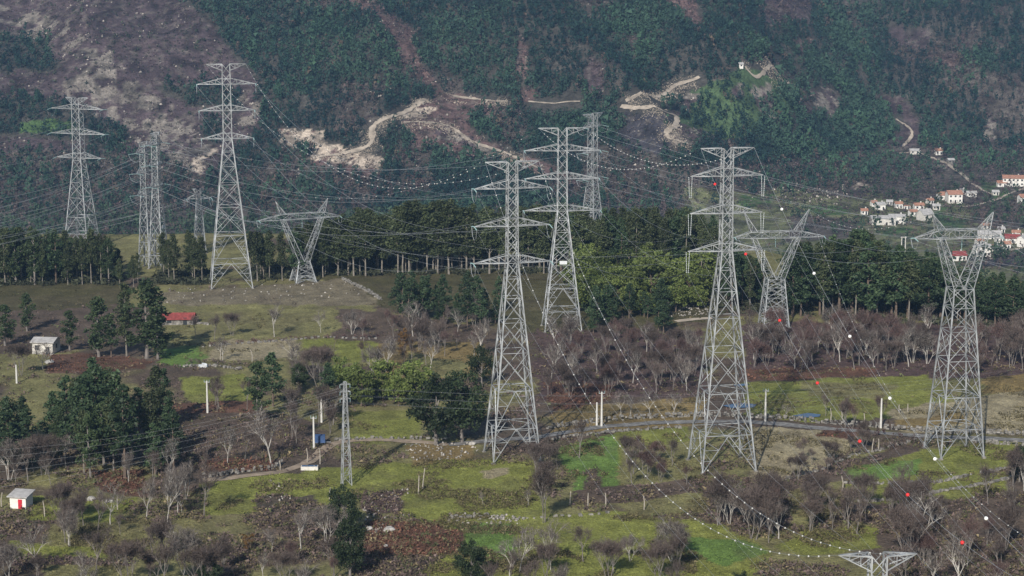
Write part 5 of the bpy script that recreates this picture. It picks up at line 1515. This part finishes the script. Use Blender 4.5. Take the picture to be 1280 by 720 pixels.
stone_wall([(684, 536), (743, 528), (790, 524), (850, 521), (900, 520), (950, 522), (1010, 527), (1060, 531), (1120, 537), (1170, 541), (1225, 542), (1300, 545)], "long rough stone wall along the far side of the lane", 1.2, 1.0)
stone_wall([(690, 550), (760, 541), (800, 538), (850, 535)], "rough stone wall along the near side of the lane between the pylons", 0.9)
stone_wall([(1215, 553), (1260, 556), (1300, 558)], "rough stone wall along the near side of the lane right of the far right pylon", 1.0)
stone_wall([(420, 551), (480, 548), (520, 549), (560, 550)], "stone wall beside the dirt path under the round evergreens", 0.9, 1.2)
stone_wall([(255, 597), (300, 591), (345, 586), (352, 579)], "pale stone wall above the dirt path", 1.0, 0.8)
stone_wall([(1052, 604), (1085, 606), (1120, 605), (1170, 604), (1215, 594), (1258, 586)], "thin curved stone wall across the green fields below the far right pylon", 0.7, 0.6)
stone_wall([(1062, 628), (1110, 626), (1160, 618), (1230, 606), (1275, 596)], "lower curved stone wall bordering the dark trees at the right", 0.6, 0.6)
stone_wall([(962, 606), (1020, 590), (1065, 570), (1105, 562), (1145, 550)], "stone bank on the diagonal from the tall right pylon up to the lane", 0.6, 0.8, 0.7)
stone_wall([(427, 349), (450, 360), (476, 375)], "straight pale stone wall sloping down right of the squat left pylon", 1.0, 0.8)
stone_wall([(205, 404), (230, 404), (262, 406)], "low stone wall extending right from the red-roofed shed", 0.9, 0.7)
stone_wall([(225, 459), (260, 457), (300, 462)], "dark stone bank below the bright green patch left", 0.8, 0.9)
stone_wall([(560, 648), (610, 645), (650, 650), (700, 646), (760, 642)], "broken line of pale stones in the grass below the left central pylon", 0.5, 0.9, 0.6)
stone_wall([(250, 434), (330, 428), (400, 422), (470, 424)], "dark stony bank dividing the fields right of the red-roofed shed", 0.5, 0.7, 0.6)

# hedges
def hedge(pts, label, h=2.0, w=2.2, mat="twig"):
    P = [gpt(*p) for p in pts]; cl = []
    for i in range(len(P) - 1):
        L = (P[i + 1] - P[i]).length
        for k in range(int(L / 0.8)):
            q = P[i].lerp(P[i + 1], random.random()); q.z = h1(q.x, q.y)
            cl.append((tuple(q - P[0] + Vector((random.uniform(-w, w) / 2, random.uniform(-w, w) / 2, random.uniform(0.2, 1) * h * 0.7))), random.uniform(0.4, 0.9)))
    o = link("hedge", leaf_mesh("hedge", cl, 34, 0.34, M[mat]), None, P[0])
    return tag(o, label, "hedge")


hedge([(962, 608), (1000, 596), (1040, 580), (1070, 568), (1100, 562), (1142, 552)], "dark bramble hedge running diagonally up to the lane right of the tall right pylon", 2.2, 2.4)
hedge([(1030, 545), (1070, 541), (1130, 548)], "dark bramble hedge beside the lane left of the far right pylon", 1.8, 2.2, "twig_red")
hedge([(250, 432), (320, 427), (380, 423), (470, 421)], "purplish hedge dividing the fields right of the red-roofed shed", 1.0, 1.4, "twig_red")
hedge([(225, 455), (265, 453), (310, 458)], "dark bramble bank below the bright green patch by the tall trees", 1.5, 2.0)
hedge([(735, 618), (800, 618), (880, 612)], "low bramble strip crossing the field left of the tall right pylon", 1.0, 1.6)
hedge([(880, 606), (930, 600), (965, 606)], "reddish brambles round the foot of the tall right pylon", 2.0, 3.0, "twig_red")
hedge([(680, 492), (740, 490), (770, 492)], "red brambles along the far side of the grass by the lane", 1.6, 3.0, "twig_red")

# fence posts
def post(a, b, label, h=1.5, lean=0.06):
    p = gpt(a, b)
    mb = MB(); mb.tube([(0, 0, -0.3), (random.uniform(-lean, lean) * h, 0, h * 0.5), (random.uniform(-lean, lean) * 2 * h, 0, h)], [0.13, 0.12, 0.09], 6)
    o = mb.obj("fence_post", M["post"]); o.location = p
    return tag(o, label, "post", None)


for a, b, l, h in ((712, 632, "first wooden post left of the field row below the central pylon", 2.9), (735, 632, "second wooden post of the field row below the central pylon", 2.6), (757, 633, "third wooden post of the field row below the central pylon", 2.8),
                   (805, 637, "last leaning wooden post of the row, nearest the tall right pylon", 2.8),
                   (523, 617, "pale upright post by the dead branches left of the central pylon", 3.8), (528, 612, "dark leaning post beside the pale one by the dead branches", 4.5),
                   (147, 637, "short stake in the grass right of the white hut", 3.0), (129, 640, "thin stake in the grass between hut and stake row", 2.5), (56, 646, "thin stake just right of the white hut", 3.2), (2, 634, "thin stake left of the white hut at the edge", 3.0),
                   (1053, 613, "tall pale stake at the left end of the curved wall", 3.0), (1053, 524, "wooden post by the flood water, right end", 2.4), (1038, 526, "thicker wooden post in the middle of the flood water row", 3.0), (1081, 528, "wooden post left of the right white pole", 2.2),
                   (1135, 515, "short post in the dry field left of the far right pylon", 2.0), (1124, 516, "short post, second in the dry field left of the far right pylon", 2.0), (1090, 565, "thin white stake among bare trees by the right pole", 3.0), (1098, 564, "thin white stake, right of its twin among the bare trees", 2.8),
                   (384, 578, "dark gate post at the bend of the dirt path", 3.2), (400, 580, "pale gate post right of the blue trailer", 3.4), (350, 588, "pale stone post at the end of the path wall", 2.2),
                   (412, 624, "pale thin stake in the green field near the slim mast", 2.4), (275, 452, "tall pale stake at the dry field's left end", 4.0), (315, 452, "tall pale stake in the middle of the dry field", 3.2)):
    post(a, b, l, h)
# pale rocks lying alone
for a, b, s, l in ((462, 662, 1.6, "large pale rock among rusty bracken near the bottom"), (487, 664, 2.4, "largest pale rock beside the rusty bracken near the bottom"), (114, 625, 2.0, "flat grey boulder under the pine clump"), (590, 556, 1.8, "pale boulder behind the left foot of the central pylon"),
                   (136, 628, 1.8, "flat boulder under the pines beside the short stake"), (62, 454, 2.4, "flat pale slab below the grey stone house"), (482, 683, 1.0, "small white rock in the dark bracken patch")):
    p = gpt(a, b)
    import bmesh
    bm = bmesh.new(); bmesh.ops.create_icosphere(bm, subdivisions=2, radius=s / 2)
    for v in bm.verts: v.co *= random.uniform(0.75, 1.15); v.co.z *= 0.5
    me = bpy.data.meshes.new("boulder"); bm.to_mesh(me); bm.free(); me.materials.append(M["palerock"])
    tag(link("boulder", me, None, p + Vector((0, 0, 0.15 * s))), l, "rock")

# ------------------------------------------------------------------ haze
HZ = 0.000095
bm_ = MB(); bm_.box((0, 1320, 160), (2600, 2860, 560)); 
hm, hnt, hb_ = new_mat("thin_haze"); hnt.nodes.remove(hb_)
pv = node(hnt, "ShaderNodeVolumePrincipled"); pv.inputs["Density"].default_value = HZ; pv.inputs["Color"].default_value = (0.36, 0.62, 1.0, 1); pv.inputs["Anisotropy"].default_value = 0.2
hnt.links.new(pv.outputs[0], hnt.nodes["Material Output"].inputs["Volume"])
tag(bm_.obj("haze", hm), "thin bluish haze filling the air up to the mountain", None, None, "stuff")

# ------------------------------------------------------------------ light
EL, AZ = r_(32), r_(17)            # sun behind the camera; shadows fall away from it, slightly to the right
world = bpy.data.worlds.new("World"); sc.world = world; world.use_nodes = True
wn = world.node_tree; bg = wn.nodes["Background"]
sky = wn.nodes.new("ShaderNodeTexSky"); sky.sky_type = "NISHITA"; sky.sun_disc = False
sky.sun_elevation = EL; sky.sun_rotation = PI + AZ
wn.links.new(sky.outputs[0], bg.inputs["Color"]); bg.inputs["Strength"].default_value = 0.085
sd_ = bpy.data.lights.new("sun", "SUN"); sd_.energy = 5.0; sd_.angle = r_(0.5); sd_.color = (1.0, 0.95, 0.87)
so = bpy.data.objects.new("sun", sd_); COL.objects.link(so)
dirv = Vector((math.sin(AZ) * math.cos(EL), math.cos(AZ) * math.cos(EL), -math.sin(EL)))
so.rotation_euler = dirv.to_track_quat("-Z", "Y").to_euler(); so.location = (0, -50, 300)

sc.view_settings.view_transform = "Standard"; sc.view_settings.look = "None"; sc.view_settings.gamma = 1.0
sc.view_settings.use_curve_mapping = False; sc.view_settings.exposure = 0.27
sc.cycles.use_denoising = True
sc.cycles.max_bounces = 4; sc.cycles.diffuse_bounces = 2; sc.cycles.glossy_bounces = 1; sc.cycles.transmission_bounces = 1
sc.cycles.volume_bounces = 0; sc.cycles.transparent_max_bounces = 4
print("COUNTS", COUNT)
